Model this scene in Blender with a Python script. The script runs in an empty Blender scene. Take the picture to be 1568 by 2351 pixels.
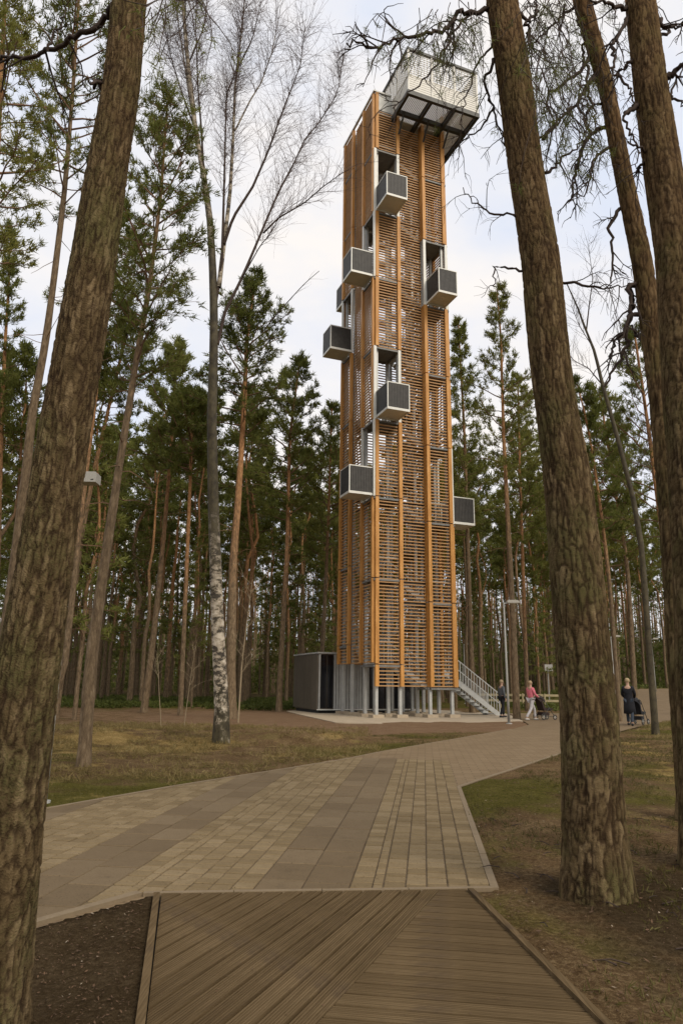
import bpy, math, random
import numpy as np
from mathutils import Vector, Matrix, Euler

R = math.radians
scn = bpy.context.scene
C = scn.collection

# ------------------------------------------------------------------ camera
CAM_H, F_PX, PW, PH = 1.45, 1606.6, 1568.0, 2351.0
TH, RO = 0.2420, 0.0127
cam_d = bpy.data.cameras.new('camera')
cam = bpy.data.objects.new('camera', cam_d)
C.objects.link(cam)
cam_d.sensor_fit = 'VERTICAL'
cam_d.sensor_height = 36.0
cam_d.lens = 36.0 * F_PX / PH
cam_d.clip_start = 0.05
cam_d.clip_end = 3000
cam.location = (0, 0, CAM_H)
cam.rotation_mode = 'XYZ'
cam.matrix_world = (Matrix.Translation((0, 0, CAM_H)) @ Matrix.Rotation(R(90) + TH, 4, 'X') @ Matrix.Rotation(RO, 4, 'Z'))
scn.camera = cam

# ------------------------------------------------------------------ world, sun, exposure
SUN_EL, SUN_AZ = R(40), R(143)          # azimuth clockwise from +Y
world = bpy.data.worlds.new('World')
scn.world = world
world.use_nodes = True
wn = world.node_tree.nodes
wl = world.node_tree.links
wn.clear()
w_out = wn.new('ShaderNodeOutputWorld')
w_bg = wn.new('ShaderNodeBackground')
w_bg.inputs['Strength'].default_value = 0.1
sky = wn.new('ShaderNodeTexSky')
sky.sky_type = 'NISHITA'
sky.sun_disc = False
sky.sun_elevation = SUN_EL
sky.sun_rotation = SUN_AZ
w_tc = wn.new('ShaderNodeTexCoord')
w_map = wn.new('ShaderNodeMapping')
w_map.inputs['Scale'].default_value = (1.0, 1.0, 2.2)
w_no = wn.new('ShaderNodeTexNoise')
w_no.inputs['Scale'].default_value = 2.3
w_no.inputs['Detail'].default_value = 6
w_no.inputs['Roughness'].default_value = 0.55
w_cr = wn.new('ShaderNodeValToRGB')
w_cr.color_ramp.elements[0].position = 0.38
w_cr.color_ramp.elements[0].color = (6.5, 6.95, 8.0, 1)
w_cr.color_ramp.elements[1].position = 0.62
w_cr.color_ramp.elements[1].color = (8.6, 8.15, 7.75, 1)
w_mx = wn.new('ShaderNodeMixRGB')
w_mx.inputs['Fac'].default_value = 0.93
wl.new(w_tc.outputs['Generated'], w_map.inputs['Vector'])
wl.new(w_map.outputs['Vector'], w_no.inputs['Vector'])
wl.new(w_no.outputs['Fac'], w_cr.inputs['Fac'])
wl.new(sky.outputs['Color'], w_mx.inputs['Color1'])
wl.new(w_cr.outputs['Color'], w_mx.inputs['Color2'])
wl.new(w_mx.outputs['Color'], w_bg.inputs['Color'])
wl.new(w_bg.outputs['Background'], w_out.inputs['Surface'])

sun_d = bpy.data.lights.new('sun', 'SUN')
sun_d.energy = 2.1
sun_d.angle = R(28)
sun_d.color = (1.0, 0.90, 0.76)
sun = bpy.data.objects.new('sun', sun_d)
C.objects.link(sun)
sd = Vector((math.sin(SUN_AZ) * math.cos(SUN_EL), math.cos(SUN_AZ) * math.cos(SUN_EL), math.sin(SUN_EL)))
sun.rotation_euler = (-sd).to_track_quat('-Z', 'Y').to_euler()
sun.location = sd * 60
scn.view_settings.view_transform = 'Standard'
scn.view_settings.look = 'None'
scn.view_settings.exposure = 0.32
scn.view_settings.gamma = 1.0
scn.view_settings.use_curve_mapping = False
scn.cycles.max_bounces = 6
scn.cycles.transparent_max_bounces = 8

# ------------------------------------------------------------------ helpers
rng = np.random.default_rng(7)
random.seed(7)
COSR, SINR, COST, SINT = math.cos(RO), math.sin(RO), math.cos(TH), math.sin(TH)


def ray(px, py):
    x, y = px - PW / 2, py - PH / 2
    x, y = x * COSR + y * SINR, -x * SINR + y * COSR
    return np.array([x / F_PX, COST + y / F_PX * SINT, SINT - y / F_PX * COST])


def at(px, py, Y):
    """point on the vertical plane at distance Y seen at photo position px, py"""
    d = ray(px, py)
    t = Y / d[1]
    return np.array([d[0] * t, Y, CAM_H + d[2] * t])


def wid(px, py, Y, w):
    p = at(px, py, Y)
    return w * (p[1] * COST + (p[2] - CAM_H) * SINT) / F_PX


def sm(t):
    t = np.clip(t, 0, 1)
    return t * t * (3 - 2 * t)


def mk(name, V, F, mats=None, parent=None, smooth=False, midx=None, attrs=None, uv=None, link=True):
    """V (n,3); F one array or list of arrays of faces (k,3)/(k,4)/lists"""
    V = np.asarray(V, dtype=np.float32).reshape(-1, 3)
    if isinstance(F, np.ndarray):
        F = [F]
    starts, loops, tot = [], [], 0
    for f in F:
        if isinstance(f, np.ndarray):
            if len(f) == 0:
                continue
            k = f.shape[1]
            starts.append(np.arange(len(f), dtype=np.int64) * k + tot)
            loops.append(f.reshape(-1))
            tot += f.size
        else:
            starts.append(np.array([tot]))
            loops.append(np.array(f))
            tot += len(f)
    starts = np.concatenate(starts).astype(np.int32)
    loops = np.concatenate(loops).astype(np.int32)
    me = bpy.data.meshes.new(name)
    me.vertices.add(len(V))
    me.vertices.foreach_set('co', V.reshape(-1))
    me.loops.add(len(loops))
    me.loops.foreach_set('vertex_index', loops)
    me.polygons.add(len(starts))
    me.polygons.foreach_set('loop_start', starts)
    if midx is not None:
        me.polygons.foreach_set('material_index', np.asarray(midx, dtype=np.int32))
    if smooth is True:
        me.polygons.foreach_set('use_smooth', np.ones(len(starts), dtype=bool))
    else:
        me.polygons.foreach_set('use_smooth', np.zeros(len(starts), dtype=bool))
    me.update(calc_edges=True)
    me.validate(verbose=False) if False else None
    if attrs:
        for k, v in attrs.items():
            v = np.asarray(v, dtype=np.float32)
            if v.ndim == 1:
                a = me.attributes.new(k, 'FLOAT', 'POINT')
                a.data.foreach_set('value', v)
            else:
                a = me.attributes.new(k, 'FLOAT_COLOR', 'POINT')
                a.data.foreach_set('color', np.c_[v, np.ones(len(v))].astype(np.float32).reshape(-1) if v.shape[1] == 3 else v.reshape(-1))
    if mats is not None:
        for m in (mats if isinstance(mats, (list, tuple)) else [mats]):
            me.materials.append(m)
    if not link:
        return me
    return ob(name, me, parent)


def ob(name, data, parent=None, loc=None, rot=None):
    o = bpy.data.objects.new(name, data)
    C.objects.link(o)
    if parent is not None:
        o.parent = parent
    if loc is not None:
        o.location = loc
    if rot is not None:
        o.rotation_euler = rot
    return o


def thing(name, label, cat, loc=(0, 0, 0), rz=0.0, group=None):
    o = bpy.data.objects.new(name, None)
    o.empty_display_size = 0.2
    C.objects.link(o)
    o.location = loc
    o.rotation_euler = (0, 0, rz)
    o['label'] = label
    o['category'] = cat
    if group:
        o['group'] = group
    return o


class MB:
    """collects simple solids, then links them as one mesh"""

    def __init__(s):
        s.V, s.F, s.n = [], [], 0

    def add(s, V, F):
        V = np.asarray(V, float)
        s.V.append(V)
        for f in (F if isinstance(F, list) else [F]):
            s.F.append((f + s.n) if isinstance(f, np.ndarray) else [i + s.n for i in f])
        s.n += len(V)
        return s

    def box(s, c, d, M=None):
        x, y, z = np.array(d) / 2.0
        V = np.array([[-x, -y, -z], [x, -y, -z], [x, y, -z], [-x, y, -z], [-x, -y, z], [x, -y, z], [x, y, z], [-x, y, z]])
        if M is not None:
            V = V @ np.array(M).T
        return s.add(V + np.array(c), BOXF)

    def mm(s, a, b):
        a, b = np.array(a, float), np.array(b, float)
        return s.box((a + b) / 2, np.abs(b - a))

    def bar(s, p, q, w, h):
        p, q = np.array(p, float), np.array(q, float)
        d = q - p
        L = np.linalg.norm(d)
        d /= L
        up = np.array([0, 0, 1.0]) if abs(d[2]) < .95 else np.array([0, 1.0, 0])
        sx = np.cross(up, d)
        sx /= np.linalg.norm(sx)
        u = np.cross(d, sx)
        return s.box((p + q) / 2, (w, L, h), np.stack([sx, d, u], 1))

    def tube(s, pts, rad, n=8, cap=True):
        V, F = tube(pts, rad, n, cap)
        return s.add(V, F)

    def build(s, name, mat, parent=None, smooth=False, link=True):
        return mk(name, np.concatenate(s.V), s.F, mat, parent, smooth, link=link)


BOXF = np.array([[0, 3, 2, 1], [4, 5, 6, 7], [0, 1, 5, 4], [1, 2, 6, 5], [2, 3, 7, 6], [3, 0, 4, 7]])


def frames(P):
    P = np.asarray(P, float)
    T = np.gradient(P, axis=0)
    T /= np.linalg.norm(T, axis=1)[:, None] + 1e-12
    ref = np.array([1.0, 0, 0]) if abs(T[:, 0]).mean() < .8 else np.array([0, 1.0, 0])
    A = ref - T * (T @ ref)[:, None]
    A /= np.linalg.norm(A, axis=1)[:, None] + 1e-12
    B = np.cross(T, A)
    return T, A, B


def tube(P, rad, n=6, cap=False):
    P = np.asarray(P, float)
    m = len(P)
    rad = np.broadcast_to(np.asarray(rad, float), (m,))
    T, A, B = frames(P)
    th = np.arange(n) * 2 * math.pi / n
    V = P[:, None] + rad[:, None, None] * (np.cos(th)[None, :, None] * A[:, None] + np.sin(th)[None, :, None] * B[:, None])
    V = V.reshape(-1, 3)
    i = np.arange(m - 1)[:, None] * n
    j = np.arange(n)[None]
    k = (j + 1) % n
    F = np.stack([i + j, i + k, i + n + k, i + n + j], -1).reshape(-1, 4)
    FF = [F]
    if cap:
        FF += [list(range(n))[::-1], [(m - 1) * n + q for q in range(n)]]
    return V, FF


def resample(P, W, n):
    P = np.asarray(P, float)
    W = np.asarray(W, float)
    d = np.r_[0, np.cumsum(np.linalg.norm(np.diff(P, axis=0), axis=1))]
    t = np.linspace(0, d[-1], n)
    # smooth: catmull-like by interpolating then box filtering
    Q = np.stack([np.interp(t, d, P[:, k]) for k in range(P.shape[1])], 1)
    w = np.interp(t, d, W)
    k = max(1, n // (3 * len(P)))
    if k > 1:
        ker = np.ones(2 * k + 1) / (2 * k + 1)
        Qp = np.pad(Q, ((k, k), (0, 0)), mode='reflect', reflect_type='odd')
        Q = np.stack([np.convolve(Qp[:, c], ker, 'valid') for c in range(Q.shape[1])], 1)
        w = np.convolve(np.pad(w, (k, k), mode='edge'), ker, 'valid')
    return Q, w


def vhash(ix, iy, s=0):
    h = np.sin(ix * 127.1 + iy * 311.7 + s * 74.7) * 43758.5453
    return h - np.floor(h)


def vnoise(x, y, s=0):
    ix, iy = np.floor(x), np.floor(y)
    fx, fy = sm(x - ix), sm(y - iy)
    a, b, c, d = vhash(ix, iy, s), vhash(ix + 1, iy, s), vhash(ix, iy + 1, s), vhash(ix + 1, iy + 1, s)
    return (a * (1 - fx) + b * fx) * (1 - fy) + (c * (1 - fx) + d * fx) * fy


def fbm(x, y, o=4, s=0):
    r, a = 0, .5
    for i in range(o):
        r = r + a * vnoise(x * 2 ** i, y * 2 ** i, s + i)
        a *= .5
    return r


# ------------------------------------------------------------------ materials
class NT:
    def __init__(s, name, rough=.8, spec=.3, metal=0.0):
        s.m = bpy.data.materials.new(name)
        s.m.use_nodes = True
        s.n = s.m.node_tree.nodes
        s.l = s.m.node_tree.links
        s.b = s.n['Principled BSDF']
        s.b.inputs['Roughness'].default_value = rough
        s.b.inputs['Specular IOR Level'].default_value = spec
        s.b.inputs['Metallic'].default_value = metal

    def node(s, t, **kw):
        n = s.n.new(t)
        for k, v in kw.items():
            if k.startswith('i_'):
                n.inputs[k[2:].replace('_', ' ')].default_value = v
            else:
                setattr(n, k, v)
        return n

    def coord(s, kind='Object', scale=(1, 1, 1), rot=(0, 0, 0)):
        tc = s.node('ShaderNodeTexCoord')
        mp = s.node('ShaderNodeMapping')
        mp.inputs['Scale'].default_value = scale
        mp.inputs['Rotation'].default_value = rot
        s.l.new(tc.outputs[kind], mp.inputs['Vector'])
        return mp.outputs['Vector']

    def noise(s, vec, scale, detail=4, rough=.55):
        n = s.node('ShaderNodeTexNoise')
        n.inputs['Scale'].default_value = scale
        n.inputs['Detail'].default_value = detail
        n.inputs['Roughness'].default_value = rough
        if vec is not None:
            s.l.new(vec, n.inputs['Vector'])
        return n.outputs['Fac']

    def ramp(s, fac, stops):
        r = s.node('ShaderNodeValToRGB')
        e = r.color_ramp.elements
        while len(e) < len(stops):
            e.new(.5)
        for k, (p, c) in enumerate(stops):
            e[k].position = p
            e[k].color = (c[0], c[1], c[2], 1) if hasattr(c, '__len__') else (c, c, c, 1)
        s.l.new(fac, r.inputs['Fac'])
        return r.outputs['Color']

    def mix(s, fac, a, b, mode='MIX'):
        m = s.node('ShaderNodeMixRGB', blend_type=mode)
        for v, k in ((fac, 'Fac'), (a, 'Color1'), (b, 'Color2')):
            if hasattr(v, 'is_linked') or isinstance(v, bpy.types.NodeSocket):
                s.l.new(v, m.inputs[k])
            else:
                m.inputs[k].default_value = v if k == 'Fac' else (v[0], v[1], v[2], 1)
        return m.outputs['Color']

    def math(s, op, a, b=0.0):
        m = s.node('ShaderNodeMath', operation=op)
        for v, k in ((a, 0), (b, 1)):
            if isinstance(v, bpy.types.NodeSocket):
                s.l.new(v, m.inputs[k])
            else:
                m.inputs[k].default_value = v
        return m.outputs[0]

    def attr(s, name, out='Fac'):
        a = s.node('ShaderNodeAttribute', attribute_name=name)
        return a.outputs[out]

    def bump(s, h, strength=.4, dist=.02):
        b = s.node('ShaderNodeBump')
        b.inputs['Strength'].default_value = strength
        b.inputs['Distance'].default_value = dist
        s.l.new(h, b.inputs['Height'])
        s.l.new(b.outputs['Normal'], s.b.inputs['Normal'])

    def col(s, c):
        if isinstance(c, bpy.types.NodeSocket):
            s.l.new(c, s.b.inputs['Base Color'])
        else:
            s.b.inputs['Base Color'].default_value = (c[0], c[1], c[2], 1)
        return s


def simple(name, c, rough=.7, metal=0.0, var=.25, scale=6.0, spec=.3, bump=.15, stretch=(1, 1, 1)):
    t = NT(name, rough, spec, metal)
    v = t.coord('Object', stretch)
    n = t.noise(v, scale, 5)
    n2 = t.noise(v, scale * 9, 3)
    a = tuple(x * (1 - var) for x in c)
    b = tuple(min(1, x * (1 + var)) for x in c)
    base = t.ramp(n, [(.3, a), (.7, b)])
    base = t.mix(.35, base, t.ramp(n2, [(.3, a), (.7, b)]))
    t.col(base)
    if bump:
        t.bump(n2, bump, .01)
    return t.m


def leafy(name, dark, mid, light, scale=1.3, transl=.25):
    t = NT(name, .7, .25)
    v = t.coord('Object')
    n = t.noise(v, scale, 3)
    oi = t.node('ShaderNodeObjectInfo')
    k = t.math('ADD', t.math('MULTIPLY', n, .75), t.math('MULTIPLY', oi.outputs['Random'], .28))
    k = t.math('ADD', k, t.math('MULTIPLY', t.attr('rnd'), .3))
    t.col(t.ramp(k, [(.35, dark), (.62, mid), (.95, light)]))
    t.b.inputs['Transmission Weight'].default_value = 0
    tr = t.node('ShaderNodeBsdfTranslucent')
    mx = t.node('ShaderNodeMixShader')
    mx.inputs[0].default_value = transl
    cc = t.n['Color Ramp'].outputs[0] if 'Color Ramp' in t.n else None
    if cc:
        t.l.new(cc, tr.inputs['Color'])
    out = [n for n in t.n if n.type == 'OUTPUT_MATERIAL'][0]
    t.l.new(t.b.outputs[0], mx.inputs[1])
    t.l.new(tr.outputs[0], mx.inputs[2])
    t.l.new(mx.outputs[0], out.inputs['Surface'])
    return t.m


def bark_far():
    """trunk of a pine: grey brown plates below, orange flaky bark higher up"""
    t = NT('pine_bark', .85, .2)
    v = t.coord('Object', (15, 15, 4.5))
    n = t.noise(v, 1.0, 6, .7)
    oi = t.node('ShaderNodeObjectInfo')
    low = t.ramp(n, [(.3, (.060, .040, .023)), (.55, (.16, .112, .064)), (.75, (.27, .205, .13))])
    hi = t.ramp(n, [(.3, (.16, .075, .030)), (.55, (.34, .175, .075)), (.75, (.50, .30, .15))])
    h = t.attr('hh')
    k = t.math('ADD', h, t.math('MULTIPLY', t.math('SUBTRACT', oi.outputs['Random'], .5), .5))
    k = t.math('ADD', k, t.math('MULTIPLY', t.math('SUBTRACT', n, .5), .5))
    f = t.ramp(k, [(.30, 0.0), (.62, 1.0)])
    t.col(t.mix(f, low, hi))
    t.bump(n, .7, .03)
    return t.m


def bark_near():
    t = NT('thick_pine_bark', .95, .04)
    v = t.coord('Object', (1, 1, 1))
    n = t.noise(v, 28, 6, .7)
    n2 = t.noise(v, 2.2, 4)
    n3 = t.noise(v, 110, 3)
    cell = t.attr('cell')
    edge = t.attr('edge')
    k = t.math('ADD', t.math('MULTIPLY', n, .55), t.math('MULTIPLY', cell, .45))
    plate = t.ramp(k, [(.25, (.048, .033, .016)), (.5, (.106, .073, .036)), (.78, (.225, .162, .088))])
    lichen = t.ramp(t.math('ADD', t.math('MULTIPLY', n2, .7), t.math('MULTIPLY', n3, .35)), [(.50, 0.0), (.64, .55)])
    plate = t.mix(lichen, plate, (.085, .088, .030))
    warm = t.ramp(t.attr('hh'), [(.22, 0.0), (.8, .45)])
    plate = t.mix(warm, plate, (.27, .145, .07))
    t.col(t.mix(t.math('MULTIPLY', edge, .95), plate, (.026, .015, .009)))
    t.bump(t.math('ADD', n, n3), .8, .012)
    return t.m


def birch_bark():
    t = NT('birch_bark', .7, .3)
    v = t.coord('Object', (1.6, 1.6, 2.6))
    n = t.noise(v, 2.3, 5, .72)
    n2 = t.noise(t.coord('Object', (2, 2, 1.2)), 3.2, 5, .7)
    white = t.ramp(n, [(.44, (.045, .036, .026)), (.50, (.34, .28, .20)), (.62, (.62, .54, .42))])
    dark = t.ramp(n2, [(.35, (.024, .018, .009)), (.6, (.072, .058, .028))])
    h = t.attr('hh')
    k = t.math('ADD', h, t.math('MULTIPLY', t.math('SUBTRACT', n2, .5), .25))
    f = t.ramp(k, [(.03, 1.0), (.06, 0.1), (.15, .25), (.23, 1.0), (.56, .98), (.66, .35), (.8, .45)])
    t.col(t.mix(f, white, dark))
    t.bump(n, .5, .02)
    return t.m


M = {}
M['bark_far'] = bark_far()
M['bark_near'] = bark_near()
M['birch'] = birch_bark()
M['dead'] = simple('dead_branch_wood', (.045, .030, .022), .9, var=.4, scale=8)
M['twig'] = simple('birch_twig_bark', (.095, .062, .048), .8, var=.3, scale=4, bump=0)
M['branch'] = simple('pine_branch_bark', (.15, .085, .048), .85, var=.4, scale=5)
M['needles'] = leafy('pine_needles', (.060, .070, .014), (.128, .142, .030), (.21, .215, .052), transl=.45)
M['needles_y'] = leafy('yellowish_pine_needles', (.078, .088, .016), (.150, .158, .032), (.25, .24, .058), transl=.4)
M['shrub'] = leafy('blueberry_leaves', (.035, .045, .008), (.075, .090, .016), (.13, .14, .03), scale=.5)
M['steel'] = simple('galvanised_steel', (.40, .40, .37), .45, metal=.15, var=.18, scale=3, spec=.5, bump=.05)
M['steel_l'] = simple('pale_galvanised_steel', (.66, .65, .58), .5, metal=.0, var=.10, scale=3, spec=.5, bump=.03)
M['steel_d'] = simple('dark_painted_steel', (.06, .06, .055), .5, metal=.3, var=.3, scale=4)
M['steel_p'] = simple('dull_zinc_pole', (.27, .26, .23), .55, metal=.1, var=.15, scale=3)
M['steel_m'] = simple('weathered_grey_steel', (.17, .165, .15), .55, metal=.1, var=.25, scale=3)
M['cabin_w'] = simple('cream_white_enamelled_steel', (.62, .60, .53), .5, metal=.0, var=.06, scale=3, spec=.5, bump=.03)
M['mesh_d'] = simple('dark_perforated_sheet', (.050, .046, .040), .55, metal=.0, var=.35, scale=5)
M['corr'] = simple('corrugated_steel_cladding', (.17, .145, .11), .38, metal=.5, var=.25, scale=1.2, stretch=(1, 1, .3))
M['black'] = simple('black_glazing', (.006, .006, .008), .12, var=.3, spec=.6, bump=0)
M['concrete'] = simple('pale_concrete', (.37, .30, .21), .85, var=.14, scale=1.5)
M['stone_edge'] = simple('concrete_edging', (.19, .142, .086), .85, var=.2, scale=5)
M['rubber'] = simple('black_rubber', (.02, .02, .02), .7, var=.2)
M['lampgrey'] = simple('light_grey_enamel', (.36, .34, .29), .5, var=.1, metal=.1)
M['boardw'] = simple('white_backboard', (.42, .40, .36), .6, var=.08)
M['fencew'] = simple('straw_coloured_timber', (.34, .28, .16), .8, var=.2)


def timber():
    t = NT('oiled_larch_timber', .55, .35)
    gg = t.node('ShaderNodeNewGeometry')
    mp_ = t.node('ShaderNodeMapping')
    mp_.inputs['Scale'].default_value = (5, 5, .55)
    t.l.new(gg.outputs['Position'], mp_.inputs['Vector'])
    n = t.noise(mp_.outputs['Vector'], 2, 6, .65)
    oi = t.node('ShaderNodeObjectInfo')
    a = t.ramp(n, [(.28, (.32, .140, .030)), (.5, (.50, .240, .058)), (.72, (.66, .36, .12))])
    b = t.mix(t.math('MULTIPLY', oi.outputs['Random'], .30), a, (.42, .19, .04))
    t.col(b)
    t.bump(n, .2, .01)
    return t.m


def timber_slat():
    t = NT('larch_slat_timber', .6, .35)
    v = t.coord('Object', (1.2, 1.2, 14))
    n = t.noise(v, 2, 4, .6)
    a = t.ramp(n, [(.3, (.34, .18, .065)), (.6, (.48, .27, .11)), (.85, (.62, .40, .21))])
    t.col(a)
    return t.m


M['timber'] = timber()
M['slat'] = timber_slat()


def deckwood():
    t = NT('weathered_grooved_deck', .85, .06)
    v = t.coord('Object', (1, 1, 1))
    st = t.coord('Object', (70, 1.6, 1))
    n = t.noise(st, 1.0, 6, .65)
    big = t.noise(v, 1.4, 4)
    oi = t.node('ShaderNodeObjectInfo')
    k = t.math('ADD', t.math('MULTIPLY', n, .72), t.math('MULTIPLY', big, .28))
    k = t.math('ADD', k, t.math('MULTIPLY', t.math('SUBTRACT', oi.outputs['Random'], .5), .09))
    c = t.ramp(k, [(.34, (.056, .037, .018)), (.5, (.100, .068, .034)), (.66, (.152, .106, .056))])
    stain = t.ramp(t.noise(v, 2.6, 5), [(.56, 0.0), (.68, .55)])
    c = t.mix(stain, c, (.060, .042, .028))
    t.col(c)
    t.bump(n, .35, .003)
    return t.m


M['deck'] = deckwood()


def paver(name, a, b, c3):
    t = NT(name, .88, .10)
    v = t.coord('Object')
    g = t.node('ShaderNodeNewGeometry')
    n = t.noise(g.outputs['Position'], 9, 5, .65)
    n2 = t.noise(g.outputs['Position'], .9, 3)
    oi = t.node('ShaderNodeObjectInfo')
    fr = t.math('FRACT', t.math('ADD', oi.outputs['Random'], t.attr('rnd')))
    k = t.math('ADD', t.math('MULTIPLY', n, .42), t.math('ADD', t.math('MULTIPLY', fr, .38), t.math('MULTIPLY', n2, .35)))
    c = t.ramp(k, [(.3, a), (.55, b), (.8, c3)])
    sp = t.ramp(t.noise(g.outputs['Position'], 60, 2), [(.28, .75), (.42, 0.0)])
    c = t.mix(sp, c, tuple(x * .45 for x in a))
    dirt = t.ramp(t.noise(g.outputs['Position'], 3.3, 6, .7), [(.56, 0.0), (.72, .5)])
    c = t.mix(dirt, c, tuple(x * .6 for x in a))
    t.col(c)
    t.bump(n, .25, .006)
    return t.m


M['paver_l'] = paver('buff_paver', (.142, .103, .055), (.182, .134, .073), (.222, .167, .096))
M['paver_g'] = paver('grey_slab', (.122, .088, .051), (.146, .106, .062), (.172, .128, .077))


def path_far():
    """far part of the path, where single pavers are too small to tell apart"""
    t = NT('far_paving', .88, .10)
    ang = R(6.7)
    v = t.coord('Object', (1, 1, 1), (0, 0, ang))
    sep = t.node('ShaderNodeSeparateXYZ')
    t.l.new(v, sep.inputs[0])
    s = sep.outputs[0]
    # cross coordinate -> bands
    q = t.math('FRACT', t.math('DIVIDE', t.math('ADD', s, .572 + 17.3), 1.73))
    band = t.ramp(q, [(.600, 0.0), (.602, 1.0)])
    right = t.math('GREATER_THAN', s, .475)
    band = t.math('MULTIPLY', band, t.math('SUBTRACT', 1.0, right))
    # beyond the band field (further along) only buff pavers
    far = t.math('GREATER_THAN', sep.outputs[1], 15.2)
    band = t.math('MULTIPLY', band, t.math('SUBTRACT', 1.0, far))
    br = t.node('ShaderNodeTexBrick')
    br.offset = 0.5
    br.inputs['Scale'].default_value = 1.0
    br.inputs['Brick Width'].default_value = .32
    br.inputs['Row Height'].default_value = .16
    br.inputs['Mortar Size'].default_value = .009
    br.inputs['Color1'].default_value = (.165, .116, .066, 1)
    br.inputs['Color2'].default_value = (.225, .164, .098, 1)
    br.inputs['Mortar'].default_value = (.085, .062, .037, 1)
    t.l.new(v, br.inputs['Vector'])
    n = t.noise(v, 1.1, 5)
    c = t.mix(.35, br.outputs['Color'], t.ramp(n, [(.3, (.152, .106, .060)), (.7, (.215, .156, .093))]))
    c = t.mix(band, c, t.ramp(t.noise(v, 2.2, 4), [(.3, (.128, .090, .056)), (.7, (.168, .122, .077))]))
    t.col(c)
    return t.m


M['path_far'] = path_far()
M['grout'] = simple('dark_sand_joint', (.085, .060, .036), .95, var=.3, scale=20)


def ground_mat():
    t = NT('forest_floor', 1.0, .03)
    v = t.coord('Object')
    n1 = t.noise(v, 1.6, 7, .7)
    n2 = t.noise(v, 26, 6, .75)
    n3 = t.noise(v, .33, 4)
    n4 = t.noise(v, 110, 3, .8)
    mixn = t.math('ADD', t.math('MULTIPLY', n2, .5), t.math('ADD', t.math('MULTIPLY', n4, .3), t.math('MULTIPLY', n1, .3)))
    brown = t.ramp(mixn, [(.42, (.042, .024, .011)), (.54, (.118, .074, .036)), (.66, (.25, .175, .09))])
    moss = t.ramp(mixn, [(.42, (.024, .022, .004)), (.54, (.075, .066, .014)), (.66, (.15, .125, .036))])
    straw = t.ramp(mixn, [(.42, (.070, .040, .013)), (.54, (.200, .132, .046)), (.66, (.40, .29, .12))])
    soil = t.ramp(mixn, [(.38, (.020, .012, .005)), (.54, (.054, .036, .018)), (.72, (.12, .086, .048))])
    earth = t.ramp(mixn, [(.38, (.105, .062, .034)), (.54, (.165, .103, .060)), (.72, (.245, .17, .105))])
    z = t.node('ShaderNodeAttribute', attribute_name='zone')
    sp = t.node('ShaderNodeSeparateColor')
    t.l.new(z.outputs['Color'], sp.inputs[0])

    def soft(x):
        return t.ramp(t.math('ADD', x, t.math('MULTIPLY', t.math('SUBTRACT', n1, .5), 1.1)), [(.36, 0.0), (.62, 1.0)])
    c = t.mix(soft(sp.outputs[0]), brown, moss)
    c = t.mix(soft(sp.outputs[1]), c, straw)
    c = t.mix(soft(t.attr('earth')), c, earth)
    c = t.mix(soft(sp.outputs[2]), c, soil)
    t.col(c)
    t.bump(t.math('ADD', n2, t.math('MULTIPLY', n4, .5)), .9, .035)
    return t.m


M['ground'] = ground_mat()

# ------------------------------------------------------------------ terrain
path_poly = np.array([(-7.2, 1.6), (-3.4, 8.78), (-2.36, 10.75), (0.06, 14.65), (.97, 16.54), (3.4, 20.9), (6.14, 25.86), (7.6, 29.2),
                      (8.2, 32.6), (8.9, 36.4), (9.6, 41.5), (13.4, 42.4), (17.2, 48), (22, 58), (30, 72), (46, 82), (60, 78), (44, 66), (31, 52),
                      (22.5, 42.5), (16.2, 35.2), (12.6, 30.0), (9.6, 25.1), (5.16, 17.0), (1.78, 11.13), (1.144, 5.69), (-1.32, 5.46), (-1.84, 4.78), (-4.1, 1.6)])
deck_poly = np.array([(-1.27, 5.45), (0.99, 5.66), (1.2, 3.56), (1.68, -1.0), (.10, -1.0), (-.83, 3.4)])


def inside(P, poly):
    x, y = P[..., 0], P[..., 1]
    r = np.zeros(x.shape, bool)
    n = len(poly)
    for i in range(n):
        x1, y1 = poly[i]
        x2, y2 = poly[(i + 1) % n]
        c = ((y1 > y) != (y2 > y)) & (x < (x2 - x1) * (y - y1) / (y2 - y1 + 1e-12) + x1)
        r ^= c
    return r


def dist_poly(P, poly):
    d = np.full(P.shape[:-1], 1e9)
    n = len(poly)
    for i in range(n):
        a, b = poly[i], poly[(i + 1) % n]
        ab = b - a
        t = np.clip(((P - a) @ ab) / (ab @ ab), 0, 1)
        q = P - (a + t[..., None] * ab)
        d = np.minimum(d, np.sqrt((q ** 2).sum(-1)))
    return d


def sdist(P, poly):
    """negative inside"""
    d = dist_poly(P, poly)
    return np.where(inside(P, poly), -d, d)


def H0(x, y):
    """broad rise of the ground to the right rear"""
    x, y = np.asarray(x, float), np.asarray(y, float)
    return 1.55 * sm((y - 36) / 44) * sm((x - 9 - .08 * y) / 12)


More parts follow.
